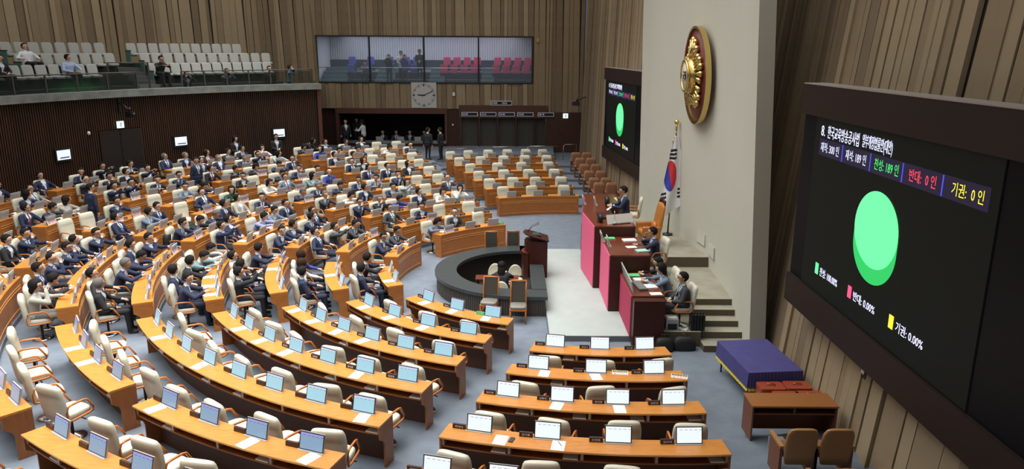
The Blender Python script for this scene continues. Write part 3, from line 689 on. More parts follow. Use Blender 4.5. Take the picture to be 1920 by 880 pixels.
# ------------------------------------------------------------------ the desks and everybody at them
BN = {'A': 'near right block', 'B': 'near centre block', 'C': 'near left block', 'D': 'far left block', 'E': 'far centre block', 'F': 'far right block'}
ROWS = [
('B',1,218.56,251.91,[0, 0, 0],[],[]),
('B',2,215.91,251.80,[0, 0, 0, 0],[],[]),
('B',3,214.97,251.75,[0, 0, 0, 0, 0, 0],[],[]),
('B',4,214.30,251.62,[0, 0, 0, 0, 0, 0, 0],[],[]),
('B',5,213.58,251.58,[0, 0, 0, 0, 0, 0, 0, 0],[],[]),
('B',6,213.17,230.68,[0, 0, 0, 0],[],[]),
('B',6,234.11,251.70,[0, 0, 0, 0],[],[]),
('B',7,217.21,230.24,[0, 0, 0, 0],[],[]),
('B',7,233.51,252.56,[0, 0, 0, 0, 0],[],[]),
('C',1,186.60,207.14,[2, 1],[0.37, 0.51],[-0.05, -0.02]),
('C',2,185.26,207.54,[-4, -5, 1],[0.6, 0.52, 0.69],[0.33, 0.18, -0.09]),
('C',3,184.44,207.28,[1, 2, 1, 2],[0.45, 0.79, 0.52, 0.67],[-0.03, -0.26, -0.16, -0.4]),
('C',4,186.94,208.70,[12, 10, 2, 1, 1],[0.12, 0.05, 0.39, 0.64, 0.38],[-0.4, -0.4, -0.4, -0.4, -0.4]),
('C',5,183.73,207.98,[1, 1, 1, 1, 2, 2],[0.28, 0.57, 0.16, 0.06, 0.78, 0.64],[-0.27, -0.37, -0.27, -0.14, -0.25, -0.09]),
('C',6,183.35,207.88,[1, 1, 1, 1, 1, 2, -8],[0.25, 0.63, 0.5, 0.51, 0.57, 0.2, 0.39],[-0.3, -0.4, -0.4, -0.08, 0.03, 0.01, -0.13]),
('C',7,185.69,193.89,[1, 2, 0],[0.51, 0.7],[-0.4, -0.4]),
('C',7,197.10,207.84,[0, 0, 0],[],[]),
('C',8,182.33,190.76,[1, 0],[-0.66],[0.4]),
('D',1,154.49,175.63,[3, 1],[0.3, 0.26],[-0.21, -0.4]),
('D',2,154.79,176.14,[3, 3, 1],[-0.01, 0.6, 0.95],[0.21, -0.11, -0.4]),
('D',3,152.44,176.87,[1, 1, 1, 1],[0.85, 0.4, 0.29, 0.35],[-0.04, -0.18, 0.06, -0.08]),
('D',4,152.10,178.09,[1, 6, 7, 1, 1],[0.63, 0.07, 0.12, 0.8, 0.58],[0.1, 0.19, -0.03, -0.02, -0.21]),
('D',5,152.01,178.98,[1, 8, 1, 1, 2, 1],[0.28, 0.82, 0.56, 0.14, 0.06, 0.02],[0.08, -0.4, -0.35, -0.05, -0.1, -0.35]),
('D',6,152.62,164.89,[-9, 1, 0],[0.39, 0.92],[-0.1, -0.26]),
('D',6,168.23,178.50,[1, 6, 1],[0.55, 0.39, 0.97],[-0.4, -0.4, -0.4]),
('D',7,151.41,163.65,[1, 6, 0],[-0.29, 0.46],[0.4, -0.05]),
('D',7,167.96,178.63,[1, 0, 0],[0.55],[-0.32]),
('D',8,151.88,164.33,[1, 2, 1, 1],[0.39, 0.45, 0.49, 0.52],[-0.17, 0.05, 0.17, -0.04]),
('D',8,169.76,178.47,[-8, 3, 1],[0.28, 0.14, 0.64],[-0.05, 0.05, -0.4]),
('D',9,150.46,164.32,[1, 2, 2, 3],[0.67, 0.72, 0.4, 0.5],[0.39, 0.19, 0.04, -0.28]),
('D',9,167.92,178.09,[8, -1, 0, 0],[0.94, 0.36],[-0.4, -0.4]),
('D',10,150.68,164.76,[2, 2, 1, 1],[0.36, 0.48, 0.44, 0.8],[0.23, 0.03, -0.04, 0.05]),
('D',10,168.75,172.92,[-1, 0],[0.61],[-0.4]),
('E',10,133.68,149.13,[-5, 1, 2, -11, 1, 1],[0.37, 0.66, 0.32, 0.51, 0.41, 0.95],[-0.4, -0.4, -0.4, -0.4, -0.08, -0.38]),
('E',9,133.47,149.91,[-12, 1, 1, 1, 1, 0],[0.29, 0.62, 0.0, 0.95, 0.79],[-0.4, -0.4, -0.4, -0.4, -0.4]),
('E',8,133.20,148.83,[1, 1, -2, 2, 2],[0.71, 0.13, 0.08, -0.32, 0.57],[-0.4, -0.36, -0.01, 0.11, 0.01]),
('E',7,132.46,148.87,[2, 1, 1, 0, 2],[0.22, 0.33, -0.13, 0.35],[-0.22, -0.31, -0.19, -0.15]),
('E',6,132.47,148.39,[4, -10, 6, -5],[0.64, 0.43, 0.74, 0.35],[-0.3, -0.26, -0.23, 0.1]),
('E',10,111.82,129.46,[0, 0, 2, 1, 1, -2],[1.12, 0.34, 0.65, -0.45],[-0.3, -0.28, -0.33, 0.15]),
('E',9,111.19,129.30,[1, -5, 0, 1, 1, -4],[0.3, -0.86, 0.16, 0.01, 0.62],[-0.08, 0.2, -0.16, -0.16, -0.4]),
('E',8,111.30,129.01,[0, 0, 0, 3, 1],[0.29, 0.57],[0.06, -0.23]),
('E',7,111.46,128.84,[0, 0, 0, -3, 1],[0.28, 0.52],[0.23, -0.35]),
('E',6,111.25,128.47,[0, -2, 1, 1],[0.84, 0.53, 0.67],[-0.11, -0.01, -0.23]),
('E',5,111.23,148.49,[0, 0, 1, 6, 1, 1, 1, 1],[0.6, 0.41, 0.39, 0.08, 0.4, 0.18],[-0.06, 0.16, -0.01, -0.0, -0.04, -0.16]),
('E',4,111.42,147.86,[3, 0, -12, 1, 1, -5, 3],[0.98, 0.52, 0.44, 0.6, 0.21, 0.6],[-0.1, -0.07, -0.27, -0.12, -0.02, -0.13]),
('E',3,111.11,145.80,[-5, -5, 1, 4, 2, 1],[0.59, 0.21, 0.5, -0.2, 0.47, 0.61],[0.08, 0.02, 0.01, 0.36, 0.13, -0.01]),
('E',2,111.33,145.71,[0, 0, 1, 3],[0.34, 0.81],[-0.03, -0.19]),
('E',1,111.43,142.40,[0, 3, -6],[0.6, -0.26],[0.08, 0.18]),
('A',1,254.52,278.21,[0, 0, 0],[],[]),
('A',2,253.90,276.74,[0, 0, 0],[],[]),
('A',3,253.43,275.50,[0, 0, 0, 0],[],[]),
('A',4,253.12,274.63,[0, 0, 0, 0],[],[]),
('A',5,253.07,273.70,[0, 0, 0, 0, 0],[],[]),
('F',1,85.29,114.75,[0, 0, 0],[],[]),
('F',2,86.97,114.41,[0, 0, 0, 0],[],[]),
('F',3,88.38,114.05,[0, 0, 0, 0],[],[]),
('F',4,89.21,113.44,[0, 0, 0, 0],[],[]),
('F',5,90.03,113.33,[0, 0, 0, 0, 0],[],[]),
('F',6,90.40,113.04,[0, 0, 0, 0, 0, 0],[],[]),
]
tot = {}; cnt = {}
for r in ROWS: tot[(r[0], r[1])] = tot.get((r[0], r[1]), 0)+len(r[4])
nd = {}
for r in ROWS: nd[(r[0], r[1])] = nd.get((r[0], r[1]), 0)+1
ordr = {}
for (b, i), n in nd.items():
    L = sorted([r for r in ROWS if r[0] == b and r[1] == i], key=lambda r: r[2] if b in 'AB' else (r[2] if b == 'C' else -r[3]))
    off = 0
    for k, r in enumerate(L): ordr[id(r)] = (k, off); off += len(r[4])
CODE = [None, 'n', 'k', 'c', 'b', 'w', 's', 'v', 'g', 'e', 't', 'm', 'l']    # outfit numbers in ROWS; negative = woman, 0 = empty seat
rnd = random.Random(11)
CARDS = {('E', 10, 0), ('E', 10, 5), ('E', 9, 0), ('E', 9, 4), ('E', 9, 5), ('E', 8, 1), ('E', 8, 2), ('E', 8, 4), ('E', 7, 3), ('E', 6, 1), ('E', 5, 0), ('E', 4, 4), ('E', 4, 6), ('E', 3, 5), ('E', 2, 1), ('E', 1, 0),
         ('D', 10, 5), ('D', 8, 3), ('D', 8, 0), ('D', 7, 1), ('D', 7, 2), ('D', 6, 5), ('D', 6, 3), ('D', 5, 5), ('D', 5, 0), ('D', 4, 4), ('D', 3, 1), ('D', 2, 2), ('C', 3, 0), ('C', 2, 0), ('C', 2, 1), ('C', 5, 0), ('C', 5, 4), ('C', 6, 2), ('E', 6, 4)}
PAPERS = {('B', 1): (0, 1, 2), ('B', 2): (0, 1, 2), ('B', 3): (0, 1, 2, 3), ('B', 4): (1, 2, 3, 5), ('B', 5): (1, 3, 7), ('B', 6): (1, 2, 4, 6, 7), ('B', 7): (1,), ('A', 1): (), ('A', 2): (0, 1), ('A', 3): (1, 2), ('A', 4): (0, 1)}
OFFS = {('A', 4, 0): .42, ('A', 4, 1): .20, ('A', 3, 1): -.08, ('A', 3, 2): .02, ('A', 2, 0): .16, ('A', 2, 1): .0}
for R_ in ROWS:
    b, i, a0, a1, occ, leans, tangs = R_; n = len(occ); c = bctr(b); Ro = brad(b, i); Ri = Ro-DW; h = HT[i]; f0 = fl(i)
    k, off = ordr[id(R_)]; rowname = '%s row of the %s' % (ORD[i-1], BN[b]); am = rad((a0+a1)/2)
    sect = '' if nd[(b, i)] == 1 else (', %s section' % (('left', 'right')[k] if b != 'C' else ('upper', 'lower')[k]))
    L = (c[0]+(Ro-DW/2)*math.cos(am), c[1]+(Ro-DW/2)*math.sin(am), f0)
    t = thing('curved_bench_desk', 'long curved orange wood desk, %s%s' % (rowname, sect), 'desk', L, 0, 'curved wooden bench desks')
    cc = (c[0]-L[0], c[1]-L[1]); H = h-f0; ns = max(6, int((a1-a0)*1.0))
    d1 = math.degrees(.03/Ro)
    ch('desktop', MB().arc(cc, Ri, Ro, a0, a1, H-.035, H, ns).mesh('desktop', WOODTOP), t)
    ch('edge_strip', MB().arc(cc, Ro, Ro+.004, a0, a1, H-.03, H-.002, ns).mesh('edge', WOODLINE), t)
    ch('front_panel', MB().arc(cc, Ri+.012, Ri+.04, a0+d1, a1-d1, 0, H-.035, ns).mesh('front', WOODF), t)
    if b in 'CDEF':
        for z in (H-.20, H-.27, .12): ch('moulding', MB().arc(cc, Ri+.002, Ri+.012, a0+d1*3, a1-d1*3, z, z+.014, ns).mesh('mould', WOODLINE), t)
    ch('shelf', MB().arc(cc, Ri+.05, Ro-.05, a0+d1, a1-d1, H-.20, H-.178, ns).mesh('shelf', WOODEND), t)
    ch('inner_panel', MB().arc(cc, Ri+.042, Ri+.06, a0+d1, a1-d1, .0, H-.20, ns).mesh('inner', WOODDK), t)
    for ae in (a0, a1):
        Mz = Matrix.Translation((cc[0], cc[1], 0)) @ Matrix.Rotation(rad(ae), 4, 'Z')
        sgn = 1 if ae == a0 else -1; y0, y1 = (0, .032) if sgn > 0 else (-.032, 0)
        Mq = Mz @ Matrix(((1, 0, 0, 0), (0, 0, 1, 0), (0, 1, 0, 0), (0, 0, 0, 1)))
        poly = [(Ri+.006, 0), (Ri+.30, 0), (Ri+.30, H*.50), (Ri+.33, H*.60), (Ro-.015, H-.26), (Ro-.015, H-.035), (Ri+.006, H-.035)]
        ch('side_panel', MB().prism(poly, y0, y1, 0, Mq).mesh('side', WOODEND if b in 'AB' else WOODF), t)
    if b in 'AB' or (b == 'C' and i < 6):
        for q in range(n+1):
            aq = a0+(a1-a0)*q/n+(d1*1.6 if q == 0 else (-d1*1.6 if q == n else 0))
            Mz = Matrix.Translation((cc[0], cc[1], 0)) @ Matrix.Rotation(rad(aq), 4, 'Z')
            ch('divider', MB().box(Ri+.06, Ro-.052, -.03, .03, H-.178, H-.035, 0, Mz).box(Ro-.052, Ro-.046, -.018, .018, H-.165, H-.048, 1, Mz).mesh('divider', [WOODEND, SILVER]), t)
    oi = 0
    for s in range(n):
        a = a0+(a1-a0)*(s+.5)/n; ca, sa = math.cos(rad(a)), math.sin(rad(a)); rz = rad(a)+PI
        gi = off+(s if b in 'ABC' else n-1-s)       # ordinal across the whole row, left to right (top to bottom for C)
        where = '%s from %s, %s row, %s' % (ORD[gi], 'top' if b == 'C' else 'left', ORD[i-1], BN[b])
        o_ = occ[s]; tg = 0; ln = 0
        if o_ != 0: ln, tg = leans[oi], tangs[oi]; oi += 1
        da = math.degrees(tg*.75/Ro)
        ac = a+da; cac, sac = math.cos(rad(ac)), math.sin(rad(ac))
        jit = rnd.uniform(-14, 14) if o_ == 0 else rnd.uniform(-8, 8); rs = Ro+.50+(rnd.uniform(-.05, .08) if o_ == 0 else (-.12 if ln < .48 else max(-.02, min(.2, (ln-.45)*.4))))
        if b == 'B' and i >= 6 and o_ == 0: jit = rnd.uniform(-5, 22)
        cl = (c[0]+rs*cac, c[1]+rs*sac, f0)
        # chair
        if b == 'A' and i == 5: pass
        cream_chair(cl, rz+da*0+rad(jit), ('empty' if o_ == 0 else 'occupied')+' cream leather chair, '+where, 'cream leather chairs at the curved desks')
        if o_ != 0:
            fem = o_ < 0; code = CODE[abs(o_)]
            if ln >= .74: pk = rnd.choice(['R0', 'RL', 'R0']); pt = 'leaning back'
            elif ln >= .48: pk = rnd.choice(['U0', 'UL', 'UL', 'UR', 'C0', 'P0', 'UL']); pt = {'C': 'chin on hand', 'P': 'hands raised'}.get(pk[0], 'sitting upright')
            elif ln >= .24: pk = rnd.choice(['M0', 'ML', 'ML', 'MR', 'C0', 'UL']); pt = {'C': 'chin on hand', 'U': 'sitting upright'}.get(pk[0], 'hands on desk')
            else: pk = rnd.choice(['F0', 'FL', 'M0', 'F0']); pt = 'hunched over desk'
            tie = rnd.choice([None, None, None, 0, 0, 1, 1, 2]) if not fem else None
            person(pk, code, cl, rz+rad(rnd.uniform(-8, 8)), 'person in %s, %s, %s' % (ONAME[code], pt, where), female=fem, tie=tie)
        # monitor, nameplate, card, papers
        mr = Ri+.13; ml = (c[0]+mr*ca, c[1]+mr*sa, h)
        kind = 'w' if b == 'A' else ('p' if (b == 'B' and i >= 6) else 'c')
        iscard = (b, i, gi) in CARDS
        if b == 'A' and i == 5 and s > 2: pass
        monitor(ml, rz, kind, ('bright desk monitor, ' if b in 'AB' else 'grey-backed desk monitor, ')+where, 'desk monitors')
        if iscard:
            cr = Ri+.005+.035; card((c[0]+cr*ca, c[1]+cr*sa, h), rz, 'protest card propped before monitor, '+where, (gi+i) % 3 == 0, 'protest cards on the desks')
        pa = a-math.degrees(.36/Ro); pl = (c[0]+(Ri+.10)*math.cos(rad(pa)), c[1]+(Ri+.10)*math.sin(rad(pa)), h)
        green = (b in 'BE' and i == 1 and gi == 2)
        nameplate(pl, rz, ('green' if green else 'small dark')+' nameplate, '+where, NAMES[(gi*3+i) % 10] if (b in 'AF' or (b in 'BE' and i < 5) or b == 'C') else (NAMES[(gi+i) % 4] if b in 'DE' else ''), green, group='nameplates on the desks')
        if gi in PAPERS.get((b, i), ()) or (b in 'CDE' and rnd.random() < .33):
            pa = a+math.degrees(OFFS.get((b, i, gi), rnd.uniform(-.12, .1))/Ro); pr = Ri+.33
            q_ = thing('papers', 'white papers lying on desktop, '+where, 'paper', (c[0]+(pr-.02)*math.cos(rad(pa)), c[1]+(pr-.02)*math.sin(rad(pa)), h), rz+rad(rnd.uniform(-14, 14)), 'papers on the desks')
            ch('sheets', SHEET, q_)
        if b in 'AB' and rnd.random() < .7:
            pa = a0+(a1-a0)*(s+1)/n-math.degrees(.18/Ro)
            q_ = thing('booklet', 'pale booklet in the shelf under desktop, '+where, 'book', (c[0]+(Ro-.17)*math.cos(rad(pa)), c[1]+(Ro-.17)*math.sin(rad(pa)), h-.178), rz, 'booklets in the desk shelves'); ch('cover', BOOK, q_)
# ------------------------------------------------------------------ stenographers' ring
mb = MB()
mb.arc(RC, 2.12, 2.80, 88, 270, .50, .60, 48, 0)
mb.box(RC[0]-.1, -.72, -2.76, -2.06, .50, .60, 0); mb.box(-1.16, -.72, -2.1, 2.84, .50, .60, 0); mb.box(RC[0]-.1, -.72, 2.14, 2.84, .50, .60, 0)
rt = thing('ring_counter', 'low dark granite horseshoe counter around sunken stenographers pit', 'counter', (0, 0, 0))
ch('granite_top', mb.mesh('ring_top', GRANITE), rt)
mb = MB(); mb.arc(RC, 2.45, 2.72, 88, 270, -.42, .50, 48, 0); mb.box(RC[0], -.80, -2.68, -2.40, -.42, .50); mb.box(-1.10, -.80, -2.5, 2.7, -.42, .50); mb.box(RC[0], -.80, 2.4, 2.76, -.42, .50)
ch('ring_body', mb.mesh('ring_body', SLATDK), rt)
mb = MB()
for k in range(120):
    M_ = Matrix.Translation((RC[0], RC[1], 0)) @ Matrix.Rotation(rad(88+k*182/119), 4, 'Z'); mb.box(2.72, 2.745, -.02, .02, .02, .49, 0, M_)
for k in range(12): mb.box(RC[0]+k*.05, RC[0]+k*.05+.03, -2.70, -2.68, .02, .49)
o = ch('slats', mb.mesh('ring_slats', mat('ring_slat_light', (.085, .075, .065), .5)), rt); o['kind'] = 'stuff'
# pit table, chairs, woman
t = thing('pit_table', 'small red-brown table inside sunken pit', 'table', (-2.2, .02, -.42))
ch('tabletop', MB().box(-.68, .68, -.24, .24, .69, .73).mesh('pt', MAHOGT), t)
for x in (-.6, .6):
    for y in (-.18, .18): ch('leg', MB().box(x-.025, x+.025, y-.025, y+.025, 0, .69).mesh('l', MAHOG), t)
q_ = thing('papers', 'white paper on small table in pit', 'paper', (-2.0, .0, .31), rad(80)); ch('sheets', SHEET, q_)
def round_chair(x, y, rz, label):
    t = thing('round_back_chair', label, 'chair', (x, y, -.42), rz)
    b = MB(); pts = [(-.22, .24*math.cos(u), .55+.36*math.sin(u)) for u in np.linspace(0, PI, 12)]
    b.loft([[(p[0]-d, p[1]*k, .50+(p[2]-.50)*k) for p in pts]+[(p[0]-d, p[1]*k, .45) for p in pts[::-1][:1]] for d, k in ((0, .9), (.0, 1), (.04, 1), (.05, .9))]); ch('backrest', b.mesh('rb', CREAM), t)
    b = MB(); b.loft([rect_ring(0, 0, z, .23*k, .24*k, 16, 4) for z, k in ((.40, .9), (.42, 1), (.48, 1), (.50, .85))]); ch('seat', b.mesh('rs', CREAM), t)
    for sx in (-.18, .18):
        for sy in (-.19, .19): ch('leg', MB().tube([(sx, sy, .41), (sx*1.15, sy*1.15, 0)], .013, 6).mesh('l', CHROME), t)
round_chair(-2.28, .72, -PI/2, 'cream round-backed chair behind pit table, left one'); round_chair(-1.62, .60, -PI/2, 'cream round-backed chair behind pit table, right one'); round_chair(-2.05, -.75, PI/2, 'cream round-backed chair under person in pit')
person('M0', 'k', (-2.05, -.72, -.42), PI/2, 'person with long black hair sitting in pit, seen from behind', hair=('long', 0), female=True, tie=None)
# lectern
t = thing('lectern', 'dark red-brown speaking lectern with curved front beside ring counter', 'lectern', (-.95, .85, .15))
b = MB(); prof = [(.36, -.36), (.36, .36), (-.18, .36), (-.32, .26), (-.38, .0), (-.32, -.26), (-.18, -.36)]
b.prism(prof, 0, 1.20); ch('body', b.mesh('lec', MAHOG), t)
b = MB(); b.add([(.40, -.40, 1.20), (.40, .40, 1.20), (-.22, .40, 1.38), (-.36, .28, 1.42), (-.42, 0, 1.43), (-.36, -.28, 1.42), (-.22, -.40, 1.38), (.40, -.40, 1.24), (.40, .40, 1.24), (-.22, .40, 1.42), (-.36, .28, 1.46), (-.42, 0, 1.47), (-.36, -.28, 1.46), (-.22, -.40, 1.42)],
    [tuple(range(6, -1, -1)), tuple(range(7, 14))]+[(i, (i+1) % 7, 7+(i+1) % 7, 7+i) for i in range(7)]); ch('top', b.mesh('lect', MAHOG), t)
b = MB(); b.prism([(x*1.08-.06, y*.98) for x, y in prof[2:]], .0, .80); ch('curved_front', b.mesh('lecf', MAHOG), t)
ch('trim', MB().prism([(x*1.12-.06, y*1.02) for x, y in prof[2:]], .80, .83).mesh('lect2', MAHOGT), t)
ch('document_stand', MB().box(-.25, .15, -.18, .18, 1.36, 1.385).box(-.2, .1, -.15, .15, 1.385, 1.39, 1).mesh('ds', [CHROME, mat('dark_green_glass', (.03, .09, .07), .1)]), t)
for s in (-1, 1):
    m_ = ch('microphone', MB().tube([(-.28, .06*s, 1.44), (-.15, .08*s, 1.62), (.04, .10*s, 1.72)], .008, 5).ell((.06, .10*s, 1.73), .03, .014, .014, 8, 5).mesh('mic', BLACK), t)
# wooden side chairs
def side_chair(x, y, rz, label, z=0):
    t = thing('side_chair', label, 'chair', (x, y, z), rz, None)
    b = MB(); b.loft([rect_ring(.0, 0, zz, .225*k, .23*k, 16, 6) for zz, k in ((.42, .97), (.45, 1), (.49, .98), (.505, .85))], smooth=True); ch('seat', b.mesh('ss', mat('grey_leather', (.20, .19, .17), .35)), t)
    ch('seat_frame', MB().box(-.23, .23, -.235, .235, .38, .42).mesh('sf', ARMWOOD), t)
    for sy in (-1, 1):
        ch('leg', MB().tube([(.205, sy*.21, 0), (.205, sy*.21, .40)], [.018, .024], 4).mesh('l', ARMWOOD), t)
        ch('leg', MB().tube([(-.29, sy*.21, 0), (-.215, sy*.21, .42), (-.25, sy*.21, .80), (-.31, sy*.21, 1.10)], .021, 4).mesh('l', ARMWOOD), t)
    b = MB(); b.add([(-.235, -.19, .50), (-.235, .19, .50), (-.30, .19, 1.06), (-.30, -.19, 1.06), (-.275, -.19, .50), (-.275, .19, .50), (-.34, .19, 1.06), (-.34, -.19, 1.06)],
        [(0, 1, 2, 3), (7, 6, 5, 4), (3, 2, 6, 7), (0, 3, 7, 4), (1, 5, 6, 2), (0, 4, 5, 1)]); ch('backrest', b.mesh('sb', mat('dark_grey_leather', (.070, .068, .056), .4)), t)
    ch('top_rail', MB().tube([(-.31, -.22, 1.09), (-.315, 0, 1.10), (-.31, .22, 1.09)], .026, 6).mesh('tr', ARMWOOD), t)
    for zz in (.18, .22): ch('stretcher', MB().box(-.24, .2, -.22+(zz-.18)*11*.95, -.20+(zz-.18)*11*.95, zz, zz+.02).mesh('st', ARMWOOD), t)
    return t
side_chair(-2.36, -2.98+.2, rad(-100), 'wooden side chair with grey leather, left one before ring counter')
side_chair(-1.55, -3.12, rad(-92), 'wooden side chair with grey leather, right one before ring counter')
side_chair(-2.45, 3.2, rad(88), 'wooden side chair behind ring counter, left one'); side_chair(-1.68, 3.3, rad(88), 'wooden side chair behind ring counter, right one')
# ------------------------------------------------------------------ rostrum desks
def rost(name, label, poly, z0, z1, front, fm, extra=None):
    t = thing(name, label, 'desk', (0, 0, 0)); 
    ch('body', MB().prism(poly, z0, z1-.04).mesh('rb', MAHOG), t); ch('top', MB().prism(poly, z1-.04, z1).mesh('rt', MAHOGT), t)
    for (xa, ya), (xb, yb) in front:
        b = MB(); L = math.hypot(xb-xa, yb-ya); nx, ny = (yb-ya)/L, -(xb-xa)/L
        if nx > 0: nx, ny = -nx, -ny
        v = [(xa, ya), (xb, yb), (xb+nx*.018, yb+ny*.018), (xa+nx*.018, ya+ny*.018)]
        b.prism(v, z0+.02, z1-.03); ch('fabric_front', b.mesh('ff', fm), t)
    return t
d1f = [(.79, -.50), (.70, .55), (.61, 1.55), (.70, 2.6), (.79, 3.6)]
rost('speakers_desk', 'tall speaker desk, highest of rostrum, pink fabric front', [(2.03, -.55), (2.03, .30), (1.55, .45), (1.55, 3.6), (.79, 3.6), (.70, 2.6), (.61, 1.55), (.70, .55), (.79, -.55)], .15, 2.13, [(d1f[0], d1f[1])], PINK)
for a_, b_, m_ in ((d1f[1], d1f[2], PINK), (d1f[2], d1f[3], REDF)):
    pass
t = bpy.data.objects['speakers_desk']
for (xa, ya), (xb, yb), m_ in ((d1f[1], d1f[2], PINK), (d1f[2], d1f[3], REDF)):
    b = MB(); b.prism([(xa, ya), (xb, yb), (xb-.018, yb), (xa-.018, ya)], .17, 2.10); ch('fabric_front', b.mesh('ff', m_), t)
ch('riser_box', MB().box(1.02, 1.5, .4, 1.2, 2.13, 2.19).mesh('rb', MAHOG), t)
rost('officials_desk', 'middle rostrum desk, one tier lower, pink fabric front', [(2.12, -2.66), (2.12, -.56), (.98, -.56), (1.0, -2.66)], .15, 1.80, [((1.0, -2.60), (.99, -.62))], PINK)
rost('clerks_desk', 'lowest rostrum desk beside carpet, crimson fabric front', [(2.14, -4.70), (2.14, -2.67), (1.30, -2.67), (1.32, -4.70)], .15, 1.30, [((1.32, -4.62), (1.31, -2.72))], REDF)
b = MB(); b.prism([(1.33, -5.0), (2.1, -5.0), (2.1, -4.71), (1.33, -4.71)], 0, 1.26); o = ch('end_panel', b.mesh('ep', MAHOG), bpy.data.objects['clerks_desk'])
rost('far_officials_desk', 'dark desk on far side of speaker desk, mostly hidden', [(2.1, 3.62), (2.1, 5.6), (1.0, 5.6), (.98, 3.62)], .15, 1.95, [((.98, 3.7), (1.0, 5.5))], REDF)
def lap(name, x, y, z, rz, label, wd=.42, hh=.30, face='w', tilt=None):
    return monitor((x, y, z), rz, 'w', label)
lap('m', 1.0, -.98, 1.80, PI, 'desk monitor on middle rostrum desk, seen from its edge, farther one'); lap('m', 1.12, -1.55, 1.80, PI, 'desk monitor on middle rostrum desk, seen from its edge, nearer one')
lap('m', .80, 2.9, 2.13, PI, 'thin monitor at far end of speaker desk, left one'); lap('m', 1.18, 2.7, 2.13, PI, 'thin monitor at far end of speaker desk, right one')
t = thing('monitor_row', 'long slim grey monitor edge on clerks desk, beside crimson front', 'monitor', (1.40, -3.5, 1.30))
b = MB(); b.box(-.03, .0, -1.0, .95, .0, .32, 0, Matrix.Rotation(rad(-12), 4, 'Y')); ch('shell', b.mesh('sh', SILVER), t)
for k in range(3): ch('display', MB().box(0, .004, -.95+k*.65, -.35+k*.65, .03, .30, 0, Matrix.Rotation(rad(-12), 4, 'Y')).mesh('dd', BLACK), t)
# laptop screens before the speaker (white backed)
t = thing('document_screen', 'wide pale screen panel standing on speaker desk before orange chair', 'screen', (1.62, -.18, 2.13), rad(-68))
ch('panel', MB().box(-.012, .012, -.45, .45, .0, .30, 0, Matrix.Rotation(rad(-24), 4, 'Y')).mesh('pp', mat('pale_panel', (.58, .56, .52), .4)), t); ch('base', MB().box(-.15, .1, -.3, .3, 0, .02).mesh('pb', BLACK), t)
def sheets(x, y, z, rz, label, name='papers', m=None, sc=1):
    q_ = thing(name, label, 'paper', (x, y, z), rad(rz)); ch('sheets', SHEET if m is None else MB().box(-.15*sc, .15*sc, -.11*sc, .11*sc, 0, .03).mesh('fold', m), q_); return q_
sheets(1.55, .85, 2.13, 10, 'white papers on speaker desk below speaker hands'); sheets(1.75, .1, 2.13, 70, 'white papers on speaker desk behind pale panel')
sheets(1.22, -.80, 1.80, 5, 'green folder on farther corner of middle rostrum desk', 'folder', GREENF); sheets(1.78, -1.0, 1.80, 8, 'stack of white files on middle rostrum desk', 'files', PAPER, 1.3)
sheets(1.72, -1.75, 1.80, 12, 'open white document on middle rostrum desk'); sheets(1.95, -2.2, 1.80, 15, 'pale mint folder on middle rostrum desk', 'folder', mat('mint', (.35, .62, .55), .6), 1.1)
sheets(1.62, -2.95, 1.30, 4, 'bright green folder on clerks desk', 'folder', GREENF, 1.1); sheets(1.75, -3.35, 1.30, 8, 'white document beside green folder on clerks desk', 'papers', PAPER, 1.2); sheets(1.85, -3.95, 1.30, 10, 'white document with pen on clerks desk', 'papers', PAPER, 1.4)
sheets(1.95, -4.5, 1.30, 5, 'white slip at near edge of clerks desk')
t = thing('control_console', 'dark console with buttons on clerks desk', 'console', (1.62, -3.9, 1.30), rad(8)); ch('case', MB().box(-.12, .12, -.40, .35, 0, .05).mesh('cc', mat('console_grey', (.08, .08, .08), .5)), t)
b = MB()
for i in range(4):
    for j in range(9): b.box(-.09+i*.05, -.06+i*.05, -.36+j*.075, -.32+j*.075, .05, .062)
o = ch('buttons', b.mesh('bt', mat('console_buttons', (.35, .35, .33), .5)), t); o['kind'] = 'stuff'
t = thing('desk_clock', 'black round desk clock on speaker desk near pink front', 'clock', (1.0, -.05, 2.13), rad(20)); ch('case', MB().cyl((0, 0), .12, -.04, .04, 18).mesh('dc', BLACK), t, (0, 0, .14), (0, PI/2, 0)); ch('foot', MB().box(-.06, .06, -.1, .1, 0, .03).mesh('df', BLACK), t)
t = thing('desk_microphone', 'slim microphone on round silver base, speaker desk', 'microphone', (1.42, -.22, 2.13)); ch('base', MB().cyl((0, 0), .10, 0, .02, 18).cyl((0, 0), .09, .02, .05, 18, r1=.06).mesh('mb', SILVER), t); ch('stem', MB().tube([(0, 0, .05), (0, .02, .40)], .006, 5).mesh('ms', CHROME), t)
t = thing('round_speaker', 'black round monitor unit before far chairs on speaker desk', 'speaker', (1.50, 2.35, 2.13)); ch('body', MB().ell((0, 0, .20), .10, .16, .17, 14, 9).mesh('sp', BLACK), t); ch('foot', MB().box(-.05, .05, -.05, .05, 0, .06).mesh('sf', BLACK), t)
